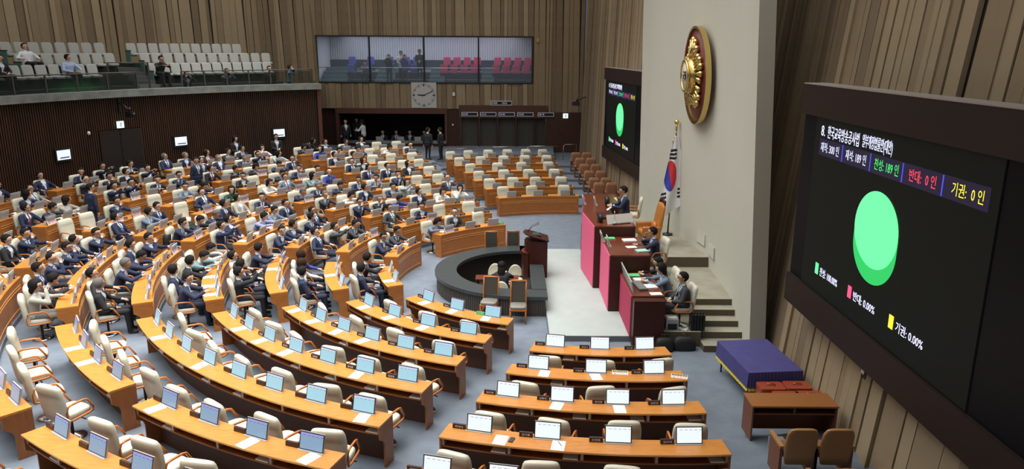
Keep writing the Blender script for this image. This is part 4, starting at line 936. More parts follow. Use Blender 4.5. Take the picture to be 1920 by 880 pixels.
# orange presiding chair
t = thing('presiding_chair', 'grand orange leather chair with carved dark crest behind speaker desk', 'armchair', (2.72, .98, 1.16), PI+rad(6))
b = MB(); b.loft([rect_ring(x, 0, z, d, w_, 18, 5) for z, x, w_, d in ((.42, -.26, .31, .06), (.6, -.28, .33, .08), (.95, -.33, .34, .07), (1.25, -.38, .33, .06), (1.38, -.40, .29, .05))]); ch('backrest', b.mesh('ob', ORANGEL), t)
b = MB(); b.loft([rect_ring(.02, 0, z, .30*k, .33*k, 18, 5) for z, k in ((.36, .95), (.40, 1), (.48, 1), (.52, .9))]); ch('seat', b.mesh('os', ORANGEL), t)
ch('cushion', MB().ell((-.17, 0, .64), .09, .20, .14, 14, 8).mesh('oc', ORANGEL), t)
for s in (-1, 1): b = MB(); b.loft([rect_ring(.02, s*.37, z, .30, .065, 14, 5) for z in (.30, .34, .64, .68)]); ch('armrest', b.mesh('oa', ORANGEL), t)
b = MB(); b.tube([(-.40, -.30, 1.36), (-.42, -.20, 1.44), (-.42, -.08, 1.47), (-.42, 0, 1.53), (-.42, .08, 1.47), (-.42, .20, 1.44), (-.40, .30, 1.36)], .035, 8)
for y in (-.24, -.12, 0, .12, .24): b.ell((-.42, y, 1.45), .04, .055, .05, 8, 5)
ch('carved_crest', b.mesh('ocr', MAHOG), t); ch('base', MB().box(-.28, .28, -.30, .30, .10, .36).mesh('obb', ORANGEL), t); ch('column', MB().cyl((0, 0), .05, 0, .12, 10).cyl((0, 0), .28, 0, .04, 16).mesh('ocl', BLACK), t)
# people on the rostrum
person('SP', 'n', (2.02, 1.50, 1.16), PI, 'person in navy suit standing at speaker desk holding papers', hair=('man', 0), tie=1, skin=0, glasses=False)
q_ = thing('papers', 'white papers held by standing person at speaker desk', 'paper', (1.52, 1.50, 2.28), 0, rot=(0, rad(-35), 0)); ch('sheets', SHEET, q_)
cream_chair((2.52, -1.28, .84), PI+rad(8), 'occupied cream leather chair at middle rostrum desk'); person('C0', 'n', (2.42, -1.28, .84), PI, 'person in navy suit seated at middle rostrum desk', hair=('man', 0), tie=0)
for x, y, l in ((2.50, -2.92, 'farthest'), (2.46, -3.50, 'middle'), (2.62, -4.38, 'nearest')): cream_chair((x, y, .40), PI+rad(4), 'occupied cream leather chair at clerks desk, %s of three' % l)
person('M0', 'k', (2.42, -2.92, .40), PI, 'person in black suit at clerks desk, behind the person in grey', hair=('man', 0))
person('M0', 's', (2.38, -3.52, .40), PI, 'person in short-sleeved grey top with tied black hair at clerks desk', hair=('woman', 0), female=True, glasses=False)
person('U0', 'c', (2.60, -4.40, .40), PI, 'person in charcoal suit with lanyard, nearest at clerks desk', hair=('man', 0), tie=0, lanyard=True, glasses=True)
cream_chair((2.52, 3.3, 1.16), PI-rad(10), 'empty cream leather chair behind standing speaker, right one'); cream_chair((1.80, 4.7, .84), PI, 'empty cream leather chair behind standing speaker, left one')
# clutter beside clerks desk
t = thing('printer', 'small grey printer below nearest clerk chair', 'printer', (2.36, -4.66, .40)); b = MB(); b.box(-.16, .16, -.12, .18, .0, .30); ch('body', b.mesh('pr', SILVER), t); ch('front', MB().box(-.12, .12, -.125, -.12, .03, .19).mesh('pf', BLACK), t); ch('lid', MB().box(-.13, .13, -.1, .15, .30, .34).mesh('pl', WHITE), t)
sheets(2.70, -4.62, .41, 60, 'loose white papers beside grey printer', sc=1.5); 
t = thing('file_rack', 'black rack of upright folders beside loose papers', 'rack', (3.0, -4.66, .40))
for k in range(5): ch('folder', MB().box(-.17+k*.075, -.115+k*.075, -.13, .13, 0, .42).box(-.155+k*.075, -.13+k*.075, -.02, .02, .42, .47).mesh('fo', BLACK), t)
for x, y, l, s in ((1.95+.15, -5.12, 'left', .8), (2.62, -5.05, 'right', 1)):
    t = thing('black_bag', 'black bag on floor before clerks platform, %s one' % l, 'bag', (x, y, 0)); b = MB(); b.loft([rect_ring(0, 0, z, .30*k*s, .13*k, 16, 3) for z, k in ((0, .95), (.03, 1), (.22, .97), (.33, .75), (.36, .4))]); ch('body', b.mesh('bb', mat('bag_black', (.010, .010, .011), .6)), t)
    ch('handle', MB().tube([(-.1, 0, .34), (-.07, 0, .43), (.07, 0, .43), (.1, 0, .34)], .012, 6).mesh('bh', BLACK), t)
# ------------------------------------------------------------------ emblem and flag on the slab
ex, ey, ez = 3.93, .56, 6.60
t = thing('emblem', 'round maroon and gold national emblem with flower relief on cream slab', 'emblem', (ex, ey, ez), 0, rot=(0, -PI/2-rad(2.6), 0))
def ringdisc(r0, r1, z0, z1, n=64):
    b = MB(); b.loft([[(r*math.cos(2*PI*i/n), r*math.sin(2*PI*i/n), z) for i in range(n)] for r, z in ((r0, z0), (r1, z0), (r1, z1), (r0, z1))], closed=True, smooth=False); return b
ch('disc', MB().cyl((0, 0), 1.38, 0, .10, 64).mesh('ed', MAROON), t); ch('rim', ringdisc(1.39, 1.46, 0, .16).mesh('er', GOLD), t)
b = MB(); b.cyl((0, 0), .56, .10, .40, 40, r1=.48); b.tube([(.46*math.cos(u), .46*math.sin(u), .43) for u in np.linspace(0, 2*PI, 33)[:-1]], .045, 6, closed=True); ch('centre_boss', b.mesh('eb', GOLD), t)
cf_ = ch('centre_face', MB().cyl((0, 0), .45, .42, .44, 40).mesh('ef', mat('emblem_ivory', (.68, .62, .50), .5)), t)
tm = text_mesh('국회', mat('emblem_black', (.02, .015, .01), .5), .46, .30, .01); ch('lettering', tm, cf_, (-.15, .23, .445), (0, 0, -PI/2))
for p in range(5):
    b = MB(); pa = 2*PI*p/5
    for k in range(5):
        q = (k-2)/2; an = pa+q*.46; rr = (1.06 if p == 0 else .98)-.17*q*q
        b.ell((rr*math.cos(an), rr*math.sin(an), .17), .105, .085, .10, 10, 6)
        b.tube([(.50*math.cos(pa+q*.40), .50*math.sin(pa+q*.40), .24), (rr*math.cos(an), rr*math.sin(an), .18)], [.045, .085], 8)
    ch('petal', b.mesh('ep', GOLD), t)
t = thing('national_flag', 'white national flag with red and blue disc hanging from gold-tipped pole', 'flag', (3.62, 2.3, 1.16))
ch('pole', MB().tube([(0, 0, 0), (.10, 0, 3.8)], .028, 8).mesh('fp', mat('pole_brass', (.20, .17, .10), .35, .8)), t); ch('finial', MB().ell((.10, 0, 3.86), .085, .085, .085, 14, 9).cyl((.10, 0), .035, 3.60, 3.80, 10).mesh('ff', GOLD), t)
ch('stand', MB().cyl((0, 0), .17, 0, .05, 20).mesh('fs', BLACK), t); ch('tassel', MB().ell((.06, -.05, 3.32), .035, .035, .12, 8, 6).ell((.0, -.06, 3.2), .03, .03, .10, 8, 6).tube([(.1, 0, 3.6), (.06, -.05, 3.4)], .01, 5).mesh('ft', GOLD), t)
NU, NV = 60, 130; vs = []; 
for j in range(NV+1):
    v = j/NV; z = 3.40-2.72*v
    xl = .02-.42*min(1, v*1.05)**.9; xr = .12+.36*min(1, v/.55)**.8
    for i in range(NU+1):
        u = i/NU; x = xl+(xr-xl)*u; zz = z+(.52*max(0, v-.55)/.45*u*u)*v; y = -.10+.055*math.sin(u*PI*3.2+v*2.0)*(.4+v)
        vs.append((x, y, zz))
def fcol(u, v, x, z):
    du, dv = (x+.04)/.205, (z-2.06)/.52          # drape-squeezed disc
    if du*du+dv*dv < 1: 
        return 1 if (du*.8+dv*.75+.30*math.sin(du*3.2)) > -.12 else 2
    for cx_, cz, n_, sl in ((.02, 2.80, 3, .3), (-.26, 1.30, 3, .9), (.35, 1.52, 3, 1.2)):
        dx, dz = x-cx_, (z-cz)-(x-cx_)*sl*.35
        if abs(dx) < .115:
            for k in (-1, 0, 1):
                if abs(dz-k*.13) < .042 and not (cx_ > .3 and k == 0 and abs(dx) < .02): return 3
    return 0
b = MB(); b.v = vs
for j in range(NV):
    for i in range(NU):
        a = j*(NU+1)+i; cx_ = (vs[a][0]+vs[a+NU+2][0])/2; cz = (vs[a][2]+vs[a+NU+2][2])/2
        b.f.append([a, a+1, a+NU+2, a+NU+1]); b.m.append(fcol(0, 0, cx_, cz)); b.sm.append(True)
cl = ch('cloth', b.mesh('cloth', [mat('flag_white', (.72, .73, .76), .8), mat('flag_red', (.62, .03, .04), .8), mat('flag_blue', (.04, .06, .42), .8), mat('flag_black', (.015, .015, .02), .8)]), t)
m_ = cl.modifiers.new('th', 'SOLIDIFY'); m_.thickness = .004
# ------------------------------------------------------------------ vote result screens
EW = emat('screen_white_text', (.72, .76, 1.0), 1.0); EG = emat('screen_green', (.13, 1.0, .32), 1.0); EG2 = emat('screen_green_side', (.02, .50, .11), .9); EGT = emat('screen_green_text', (.05, .75, .15), 1.0)
ER = emat('screen_red', (.95, .06, .12), 1.0); EY = emat('screen_yellow', (.95, .85, .04), 1.0); EB = emat('screen_divider', (.08, .08, .75), .9); ETAB = mat('screen_tab', (.012, .010, .035), .4, emit=.6)
SCRB = mat('display_black', (.008, .0095, .008), .5, emit=.35, spec=.12); FRM = mat('screen_frame', (.026, .015, .012), .5, spec=.25); BEZ = mat('screen_bezel', (.003, .004, .007), .4, spec=.15)
def vote_screen(label, loc, rz, W_, dw=5.85, top=.0):
    """local +X = right as the audience reads it, +Y = up, +Z = towards the room; origin at the display's upper left corner"""
    t = thing('vote_screen', label, 'screen', loc, 0)
    R = Matrix.Rotation(rz, 4, 'Z') @ Matrix(((0, 0, -1, 0), (-1, 0, 0, 0), (0, 1, 0, 0), (0, 0, 0, 1))); t.matrix_world = Matrix.Translation(loc) @ R
    X0, X1 = -.66, W_
    ch('cabinet', MB().box(X0, X1, -4.0, .59, -.40, -.03, 0).mesh('cab', BEZ), t)
    ch('top_frame', MB().box(X0, X1, .0+top, .60, -.40, .05).mesh('tf', FRM), t); ch('top_cap', MB().box(X0, X1, .60, .62, -.40, .06).mesh('tc', mat('frame_edge_light', (.32, .29, .27), .5)), t)
    ch('bottom_frame', MB().box(X0, X1, -4.02, -3.42, -.40, .05).mesh('bf', FRM), t)
    dsp = ch('display', MB().box(0, dw, -3.40, -.01, -.03, -.012).mesh('dp', SCRB), t)
    def put(nm, me, x, y, z=.0): return ch(nm, me, dsp, (x, y, z-.010))
    put('title_lettering', text_mesh('8.', EW, .17, .20, .002), .27, -.355); put('title_lettering', text_mesh('한국교육방송공사법', EW, 1.33, .24, .002), .57, -.375); put('title_lettering', text_mesh('일부개정법률안(대안)', EW, 1.05, .26, .002), 2.03, -.39)
    ch('tab_band', MB().box(.24, 5.66, -.73, -.41, -.012, -.009).mesh('tb', ETAB), dsp)
    for x in (1.30, 2.40, 3.48, 4.59): ch('tab_divider', MB().box(x-.012, x+.012, -.72, -.42, -.009, -.004).mesh('td', EB), dsp)
    for s_, m_, x, wd in (('재적: 300 인', EW, .32, .82), ('재석: 189 인', EW, 1.44, .80), ('찬성: 189 인', EGT, 2.55, .80), ('반대:  0 인', ER, 3.68, .74), ('기권:  0 인', EY, 4.82, .72)):
        put('tab_text', text_mesh(s_, m_, wd, .19, .002), x, -.66)
    b = MB(); n = 48
    ph = [(2.87+.75*math.cos(2*PI*i/n), -1.64+.65*math.sin(2*PI*i/n)) for i in range(n)]
    low = [(2.87+.75*math.cos(PI+PI*i/24), -1.64+.65*math.sin(PI+PI*i/24)) for i in range(25)]
    b.prism(low+[(x, y-.27) for x, y in low[::-1]], -.010, -.006, 0); put('pie_side', b.mesh('ps', EG2), 0, 0, .008)
    put('pie_top', MB().prism(ph, -.006, -.002).mesh('pt', EG), 0, 0, .010)
    for x, m_, s_ in ((.67, EG, '찬성: 100.00%'), (2.15, emat('screen_pink', (.95, .08, .20), 1.0), '반대: 0.00%'), (3.66, EY, '기권: 0.00%')):
        put('legend_square', MB().box(x, x+.14, -3.04, -2.82, 0, .004).mesh('lg', m_), 0, 0)
        put('legend_text', text_mesh(s_, EW, .80, .17, .002), x+.22, -3.03)
    return t
vote_screen('huge near vote result screen with green pie on right wall', (4.30, -7.71, 6.10), 0, 9.5)
vote_screen('distant vote result screen with green pie beyond cream slab', (3.12, 16.25, 5.84), math.atan(.092), 8.3)
# ------------------------------------------------------------------ clothed table, boxes, side desk, theatre seats
def ztier(x, y):
    if y < 3:
        r = math.hypot(x-CA[0], y-CA[1]); k = sum(1 for e in edA[:-1] if r > e)
    else:
        r = math.hypot(x-CF[0], y-CF[1]); k = sum(1 for e in edF[:-1] if r > e)
    return fl(max(1, min(k, 7)))
t = thing('clothed_table', 'table under blue velvet cloth with yellow fringe beside right wall', 'table', (3.78, -7.12, 0), rad(6))
hw, hl, zt = .60, .90, .75
b = MB(); b.box(-hw, hw, -hl, hl, zt-.015, zt); 
def drape(x0, y0, x1, y1, z0, z1, amp, n=60):
    L = math.hypot(x1-x0, y1-y0); nx, ny = (y1-y0)/L, -(x1-x0)/L; vs = []
    for i in range(n+1):
        tt = i/n; q = amp*math.sin(i*1.7)*.7+amp*.4*math.sin(i*2.9)
        for z, k in ((z1, .1), (z0, 1)): vs.append((x0+(x1-x0)*tt+nx*(q*k+.02*k), y0+(y1-y0)*tt+ny*(q*k+.02*k), z))
    return vs, [(2*i, 2*i+1, 2*i+3, 2*i+2) for i in range(n)]
for e in ((-hw, hl, -hw, -hl), (-hw, -hl, hw, -hl), (hw, -hl, hw, hl), (hw, hl, -hw, hl)):
    v_, f_ = drape(*e, .40, zt, -.012); b.add(v_, f_, 0, True)
ch('cloth', b.mesh('vc', VELVET), t)
b = MB()
for e in ((-hw, hl, -hw, -hl), (-hw, -hl, hw, -hl)):
    v_, f_ = drape(*e, .33, .42, -.014); b.add(v_, f_, 0, True)
ch('fringe', b.mesh('fr', YELLOW), t)
for x in (-.5, .5):
    for y in (-.8, .8): ch('leg', MB().tube([(x, y, 0), (x, y, .73)], .02, 6).mesh('tl', BLACK), t)
for x, y, l in ((3.68, -8.32, 'far left'), (4.24, -8.28, 'far right'), (3.86, -8.76, 'near left'), (4.34, -8.74, 'near right')):
    t = thing('ballot_case', 'red-brown leather case with handle between velvet table and side desk, %s' % l, 'case', (x, y, ztier(x, y)))
    b = MB(); b.loft([rect_ring(0, 0, z, .27*k, .19*k, 16, 9) for z, k in ((0, .98), (.01, 1), (.44, 1), (.45, .98))], smooth=False); ch('body', b.mesh('bc', BOXRED), t)
    ch('handle', MB().tube([(-.09, 0, .45), (-.07, 0, .48), (.07, 0, .48), (.09, 0, .45)], .012, 6).mesh('bh', mat('brass', (.45, .30, .08), .3, 1)), t)
    for y_ in (-.10, .10): ch('latch', MB().box(-.275, -.268, y_-.02, y_+.02, .30, .36).mesh('bl', GOLD), t)
t = thing('side_desk', 'rectangular wood desk with open shelf beside right wall', 'desk', (3.52, -9.78, ztier(3.4, -9.9)))
zt = .72; ch('desktop', MB().box(-.80, .80, -.28, .28, zt-.035, zt).mesh('sd', mat('side_desk_top', (.30, .115, .035), .35)), t)
for x0 in (-.79, .76): ch('side_panel', MB().box(x0, x0+.03, -.26, .27, 0, zt-.035).mesh('sp', SIDEW), t)
ch('front_panel', MB().box(-.76, .76, .22, .25, 0, zt-.035).mesh('fp', SIDEW), t); ch('shelf', MB().box(-.76, .76, -.24, .22, zt-.19, zt-.17).mesh('sh', SIDEW), t); ch('divider', MB().box(-.02, .02, -.24, .22, zt-.17, zt-.035).mesh('dv', SIDEW), t)
t = thing('floor_unit', 'small grey electronic unit on floor under side desk', 'device', (3.12, -10.35, ztier(3.1, -10.3))); ch('case', MB().box(-.13, .13, -.1, .1, 0, .22).mesh('fu', mat('unit_grey', (.22, .25, .27), .5)), t); ch('front_plate', MB().box(-.10, .10, -.103, -.1, .03, .19).mesh('fq', SILVER), t)
# theatre seats, local +X forward
_b = MB(); _b.loft([rect_ring(x, 0, z, .035, w_, 18, 4) for z, x, w_ in ((.30, -.20, .22), (.45, -.22, .26), (.70, -.26, .27), (.90, -.30, .26), (.99, -.32, .22), (1.01, -.325, .17))]); TS_BACK = _b.mesh('ts_back', BRWOOD)
_b = MB(); _b.loft([rect_ring(x, 0, z, .045, w_, 18, 4) for z, x, w_ in ((.42, -.15, .20), (.5, -.165, .235), (.70, -.20, .24), (.88, -.245, .235), (.95, -.265, .19))]); TS_CUSH = _b.mesh('ts_cush', BRSEAT)
_b = MB(); _b.loft([rect_ring(.06, 0, z, .24*k, .235*k, 18, 4) for z, k in ((.36, .93), (.39, 1), (.46, 1), (.49, .88))]); TS_SEAT = _b.mesh('ts_seat', BRSEAT)
_b = MB(); _b.box(-.20, .30, -.025, .025, .0, .60, 0); _b.box(-.22, .33, -.035, .035, .60, .64, 1); TS_SIDE = _b.mesh('ts_side', [SIDEW, BRWOOD])
def theatre(x, y, z, rz, label, sides=(-1, 1)):
    t = thing('theatre_seat', label, 'chair', (x, y, z), rz, 'brown theatre seats along the right wall'); ch('backrest', TS_BACK, t); ch('back_cushion', TS_CUSH, t); ch('seat', TS_SEAT, t)
    for s in sides: ch('side_panel', TS_SIDE, t, (0, s*.295, 0))
for k, (y, x) in enumerate(((12.35, 2.42), (13.75, 2.33), (15.1, 2.22), (16.5, 2.10), (17.9, 1.98), (19.2, 1.86))):
    for j in (0, 1): theatre(x+j*.60, y, ztier(x, y), rad(-90), 'brown theatre seat, %s row from front, %s seat, along far right wall' % (ORD[k], ('left', 'right')[j]))
t = thing('front_desk', 'plain brown wood desk in front of far theatre seats', 'desk', (2.62, 11.05, ztier(2.4, 11.0))); ch('desktop', MB().box(-.68, .68, -.25, .25, .70, .735).mesh('fd', mat('side_desk_top', (.47, .185, .045), .35)), t)
ch('front_panel', MB().box(-.66, .66, -.22, -.19, 0, .70).mesh('ff', SIDEW), t)
for x0 in (-.66, .63): ch('side_panel', MB().box(x0, x0+.03, -.19, .24, 0, .70).mesh('fs', SIDEW), t)
for k, (x, y) in enumerate(((3.12, -11.12), (3.72, -11.12), (3.20, -12.55), (3.80, -12.55))):
    theatre(x, y, ztier(x, y), rad(90), 'brown theatre seat seen from behind, lower right, %s of %s pair' % (('left', 'right')[k % 2], ('first', 'second')[k//2]))
# ------------------------------------------------------------------ wall fittings
t = thing('wall_clock', 'square white wall clock below booth window', 'clock', (-7.43, 25.86, 4.42)); ch('case', MB().box(-.80, .80, 0, .06, -.80, .80).mesh('ck', mat('clock_face', (.52, .52, .50), .5)), t)
b = MB()
for i in range(60):
    M_ = Matrix.Rotation(2*PI*i/60, 4, 'Y'); big = i % 5 == 0; wd = .018 if big else .008
    if i % 15 == 0: wd = .035
    b.box(-wd, wd, -.006, 0, .72-(.16 if big else .07)+(0 if big else -.02), .72, 0, M_)
o = ch('tick_marks', b.mesh('tm', BLACK), t); o['kind'] = 'stuff'
ch('hour_hand', MB().box(-.035, .035, -.012, -.006, -.10, .40, 0, Matrix.Rotation(rad(-88), 4, 'Y')).mesh('hh', BLACK), t); ch('minute_hand', MB().box(-.022, .022, -.02, -.012, -.14, .62, 0, Matrix.Rotation(rad(66), 4, 'Y')).mesh('mh', BLACK), t)
def plate_thing(name, label, cat, x, y, z, w_, h_, m_, d=.04, rz=0):
    t = thing(name, label, cat, (x, y, z), rz); ch('plate', MB().box(-w_/2, w_/2, -d, 0, -h_/2, h_/2).mesh('pl', m_), t); return t
EXIT = emat('exit_sign_glow', (.75, .95, .88), 1.0)
def exit_sign(label, x, y, z, rz=0, w_=.32, h_=.30):
    t = plate_thing('exit_sign', label, 'sign', x, y, z, w_, h_, EXIT, .05, rz); b = MB(); b.ell((.02, -.055, .07), .03, .004, .03, 8, 5); b.tube([(.02, -.055, .04), (.0, -.055, -.03), (.05, -.055, -.10)], .014, 4); b.tube([(.0, -.055, -.03), (-.05, -.055, -.07)], .012, 4); b.tube([(.0, -.055, .03), (-.05, -.055, .0)], .010, 4); b.tube([(.02, -.055, .03), (.06, -.055, .0)], .010, 4)
    ch('running_figure', b.mesh('rf', mat('exit_green', (.02, .35, .16), .5)), t.children[0]); return t
exit_sign('glowing exit sign over dark door right of curtained booths', 1.67, 25.9, 3.16); x, y, _ = polar(RW-.12, 150.4); exit_sign('glowing exit sign over double door in left wall', x, y, 3.95, rad(150.4-90)); exit_sign('narrow glowing exit sign at corner left of lounge opening', -14.35, 25.85, 3.48, rad(50), .2, .3)
plate_thing('sensor', 'small white sensor box on tan wall right of clock', 'sensor', -5.51, 25.88, 4.50, .16, .22, WHITE, .08); plate_thing('wall_switch', 'small white switch between lounge opening and curtained booths', 'switch', -5.6, 25.9, 2.55, .10, .10, WHITE, .03)
plate_thing('speaker_unit', 'tiny gold wall unit left of booth window top', 'speaker', -14.42, 25.88, 7.87, .16, .24, GOLD, .1); plate_thing('speaker_unit', 'tiny gold wall unit right of booth window top', 'speaker', -.18, 25.88, 7.87, .16, .24, GOLD, .1)
t = thing('light_switch', 'white light switch on right wall below big screen', 'switch', (4.68, -10.1, 1.75), -PI/2+rad(3)); ch('plate', MB().box(-.10, .10, -.03, 0, -.16, .16).mesh('ls', BLACK), t); ch('rocker', MB().box(-.05, .05, -.045, -.03, -.08, .09).mesh('lr', WHITE), t)
def ptz(label, x, y, z, rz):
    t = thing('wall_camera', label, 'camera', (x, y, z), rz); ch('bracket', MB().tube([(0, 0, .15), (-.35, 0, .05), (-.62, 0, -.10)], .035, 6).box(-.03, .03, -.05, .05, -.25, .35).mesh('cb', BLACK), t)
    ch('housing', MB().box(-.95, -.55, -.12, .12, -.45, -.20).cyl((-.72, 0), .06, -.20, -.02, 10).mesh('cho', BLACK), t); ch('lens', MB().cyl((0, 0), .08, 0, .14, 12).mesh('cl', BLACK), t, (-1.05, 0, -.32), (0, PI/2, 0))
ptz('black video camera on bracket above far right door', 3.0, 24.5, 4.35, rad(-10)); x, y, _ = polar(RW-.1, 150.2); ptz('black video camera hanging above double door in left wall', x, y, 4.75, rad(150.2))
x, y, _ = polar(RW-.08, 154.2); t = thing('dome_camera', 'tiny white dome camera left of double door', 'camera', (x, y, 3.70)); ch('dome', MB().ell((0, 0, 0), .07, .07, .09, 10, 6).mesh('dm', WHITE), t)
TVS = emat('tv_glow', (.60, .68, .85), 1.0)
for k, (a_, l) in enumerate(((157.6, 'leftmost of three'), (143.0, 'middle of three'), (129.55, 'rightmost of three'))):
    x, y, _ = polar(RW-.10, a_); t = thing('wall_tv', 'small glowing wall screen on dark slats, %s' % l, 'tv', (x, y, 2.93), rad(a_)); ch('case', MB().box(-.06, .04, -.36, .36, -.28, .28).mesh('tc', BLACK), t)
    ch('display', MB().box(-.066, -.06, -.30, .30, -.20, .20).mesh('td', TVS), t); ch('caption', MB().box(-.068, -.066, -.24, .18, -.14, -.09).mesh('tcap', mat('tv_caption', (.12, .10, .14), .5)), t)
# railings by the far right block
def rail(label, pts):
    t = thing('handrail', label, 'railing', (0, 0, 0)); ch('bar', MB().tube(pts, .022, 6).mesh('rb', mat('rail_steel', (.45, .42, .34), .25, .9)), t)
rail('curved steel handrail left behind far right block', [(-5.75, 21.0, .6), (-5.85, 21.0, .95), (-5.75, 21.0, 1.45), (-5.55, 21.0, 1.62), (-3.9, 21.2, 1.66)])
rail('curved steel handrail in middle behind far right block', [(-3.15, 21.4, .8), (-3.1, 21.4, 1.55), (-2.9, 21.4, 1.70), (-1.4, 21.4, 1.74)]); rail('curved steel handrail right behind far right block', [(-.9, 21.6, .8), (-.9, 21.6, 1.60), (-.7, 21.6, 1.74), (1.0, 21.6, 1.74)])
rail('squared steel rail by far right door', [(1.35, 22.6, .66), (1.35, 22.6, 1.60), (1.45, 22.6, 1.72), (2.15, 22.8, 1.72), (2.15, 22.8, .66)])
# ------------------------------------------------------------------ gallery
_b = MB(); _b.loft([rect_ring(x, 0, z, .05, w_, 14, 4) for z, x, w_ in ((.36, -.16, .22), (.6, -.19, .245), (.86, -.24, .245), (.97, -.27, .22), (1.0, -.275, .17))]); GB = _b.mesh('gseat_back', GREYSEAT)
_b = MB(); _b.loft([rect_ring(.04, 0, z, .22*k, .23*k, 14, 4) for z, k in ((.40, .95), (.44, 1), (.50, 1), (.52, .9))]); GS = _b.mesh('gseat', GREYSEAT)
_b = MB(); _b.box(-.2, .25, -.02, .02, 0, .62, 0); _b.box(-.22, .28, -.03, .03, .62, .66, 1); GP = _b.mesh('gside', [TEAL, BLACK])
def gallery_row(r, z, a_l, a_r, n, rn, side):
    for k in range(n):
        a_ = a_l+(a_r-a_l)*k/(n-1); x, y, _ = polar(r, a_, z)
        t = thing('gallery_seat', 'grey gallery seat, %s from left, %s row, %s gallery section' % (ORD[k] if k < 12 else 'last', rn, side), 'chair', (x, y, z), rad(a_)+PI, 'grey seats in the public gallery')
        ch('backrest', GB, t); ch('seat', GS, t)
        if k == 0: ch('side_panel', GP, t, (0, -.28, 0))
gallery_row(24.35, 5.55, 160.2, 149.3, 9, 'front', 'left'); gallery_row(25.25, 6.03, 155.3, 146.1, 8, 'middle', 'left'); gallery_row(26.15, 6.51, 155.3, 146.0, 8, 'rear', 'left')
gallery_row(24.35, 5.55, 142.3, 128.3, 12, 'front', 'right'); gallery_row(25.25, 6.03, 142.2, 127.6, 12, 'middle', 'right'); gallery_row(26.15, 6.51, 142.6, 130.4, 11, 'rear', 'right')
def grail(label, a0, a1, n, r=22.55):
    t = thing('glass_balustrade', label, 'railing', (0, 0, 0)); ch('top_rail', MB().tube([polar(r, a_, 6.20) for a_ in np.linspace(a0, a1, 30)], .03, 6).mesh('gr', mat('rail_dark', (.06, .055, .045), .4)), t)
    for k in range(n+1):
        a_ = a0+(a1-a0)*k/n; x, y, _ = polar(r, a_); ch('post', MB().box(-.03, .03, -.03, .03, 5.4, 6.2).mesh('gp', mat('rail_dark', (.06, .055, .045), .4)), t, (x, y, 0), (0, 0, rad(a_)))
        if k < n: ch('pane', MB().arc(C0, r-.006, r+.006, a_, a0+(a1-a0)*(k+1)/n, 5.50, 6.12, 6).mesh('pn', GLASSD), t)
grail('dark glass balustrade along left part of gallery', 172, 147.2, 7); grail('dark glass balustrade along right part of gallery', 141.6, 124.0, 6)
t = thing('stair_balustrade', 'short dark glass balustrade beside gallery stairs', 'railing', (0, 0, 0)); b = MB(); p0, p1 = polar(23.6, 148.9, 0), polar(23.6, 144.2, 0)
ch('top_rail', MB().tube([(p0[0], p0[1], 6.62), (p1[0], p1[1], 6.60)], .03, 6).mesh('sr', mat('rail_dark', (.06, .055, .045), .4)), t)
for p in (p0, p1): ch('post', MB().box(p[0]-.03, p[0]+.03, p[1]-.03, p[1]+.03, 5.4, 6.62).mesh('sp', mat('rail_dark', (.06, .055, .045), .4)), t)
ch('pane', MB().add([(p0[0], p0[1], 5.6), (p1[0], p1[1], 5.6), (p1[0], p1[1], 6.55), (p0[0], p0[1], 6.55)], [(0, 1, 2, 3)]) or (lambda b: (b.add([(p0[0], p0[1], 5.6), (p1[0], p1[1], 5.6), (p1[0], p1[1], 6.55), (p0[0], p0[1], 6.55)], [(0, 1, 2, 3)]), b)[1])(MB()).mesh('spn', GLASSD), t)
def gp(pk, code, r, a_, z, label, turn=0, **kw):
    x, y, _ = polar(r, a_); return person(pk, code, (x, y, z), rad(a_)+PI+rad(turn), label, **kw)
OUT['W'] = [('white_short_shirt', (.66, .68, .72)), ('white_short_shirt', (.66, .68, .72)), 0, ('black_trousers', (.010, .010, .013))]
OUT['Q'] = [('pale_blue_shirt', (.34, .42, .62)), ('pale_blue_shirt', (.34, .42, .62)), 0, ('black_trousers', (.010, .010, .013))]
OUT['D'] = [('denim_shirt', (.12, .22, .38)), ('denim_shirt', (.12, .22, .38)), 0, ('black_trousers', (.010, .010, .013))]
OUT['H'] = [('grey_hoodie', (.11, .11, .13)), ('grey_hoodie', (.11, .11, .13)), 0, ('black_trousers', (.010, .010, .013))]
gp('R0', 'W', 25.3, 154.6, 6.03, 'person in white shirt with lanyard sitting in left gallery section', lanyard=True, tie=None, hair=('man', 0)); gp('UR', 'k', 24.4, 158.9, 5.55, 'person in black suit sitting at far left of gallery', hair=('man', 0))
gp('UL', 'Q', 24.4, 151.9, 5.55, 'person in pale blue shirt sitting behind gallery glass', hair=('man', 0)); gp('M0', 'T', 24.0, 142.2, 5.5, 'person in black T-shirt leaning forward beside gallery stairs', hair=('man', 0), tie=None)
def hcam(x, y, z, rz, label):
    t = thing('press_camera', label, 'camera', (x, y, z), rz); ch('body', MB().box(-.05, .04, -.075, .075, -.05, .06).box(-.04, .03, -.03, .03, .06, .09).mesh('pb', BLACK), t); ch('lens', MB().cyl((0, 0), .045, 0, .16, 12).mesh('pl', BLACK), t, (.04, 0, 0), (0, PI/2, 0))
def photog(code, r, a_, z, label, turn=0, **kw):
    gp('SC', code, r, a_, z, label, turn, **kw); x, y, _ = polar(r-.30, a_); hcam(x, y, z+1.55, rad(a_)+PI+rad(turn), 'black press camera held by '+label.replace('person', 'the person', 1))
photog('n', 22.95, 140.5, 4.35, 'person crouching with camera behind right gallery glass', hair=('man', 0)); photog('H', 22.95, 135.3, 4.45, 'person in grey hoodie photographing from gallery', tie=None, hair=('man', 0))
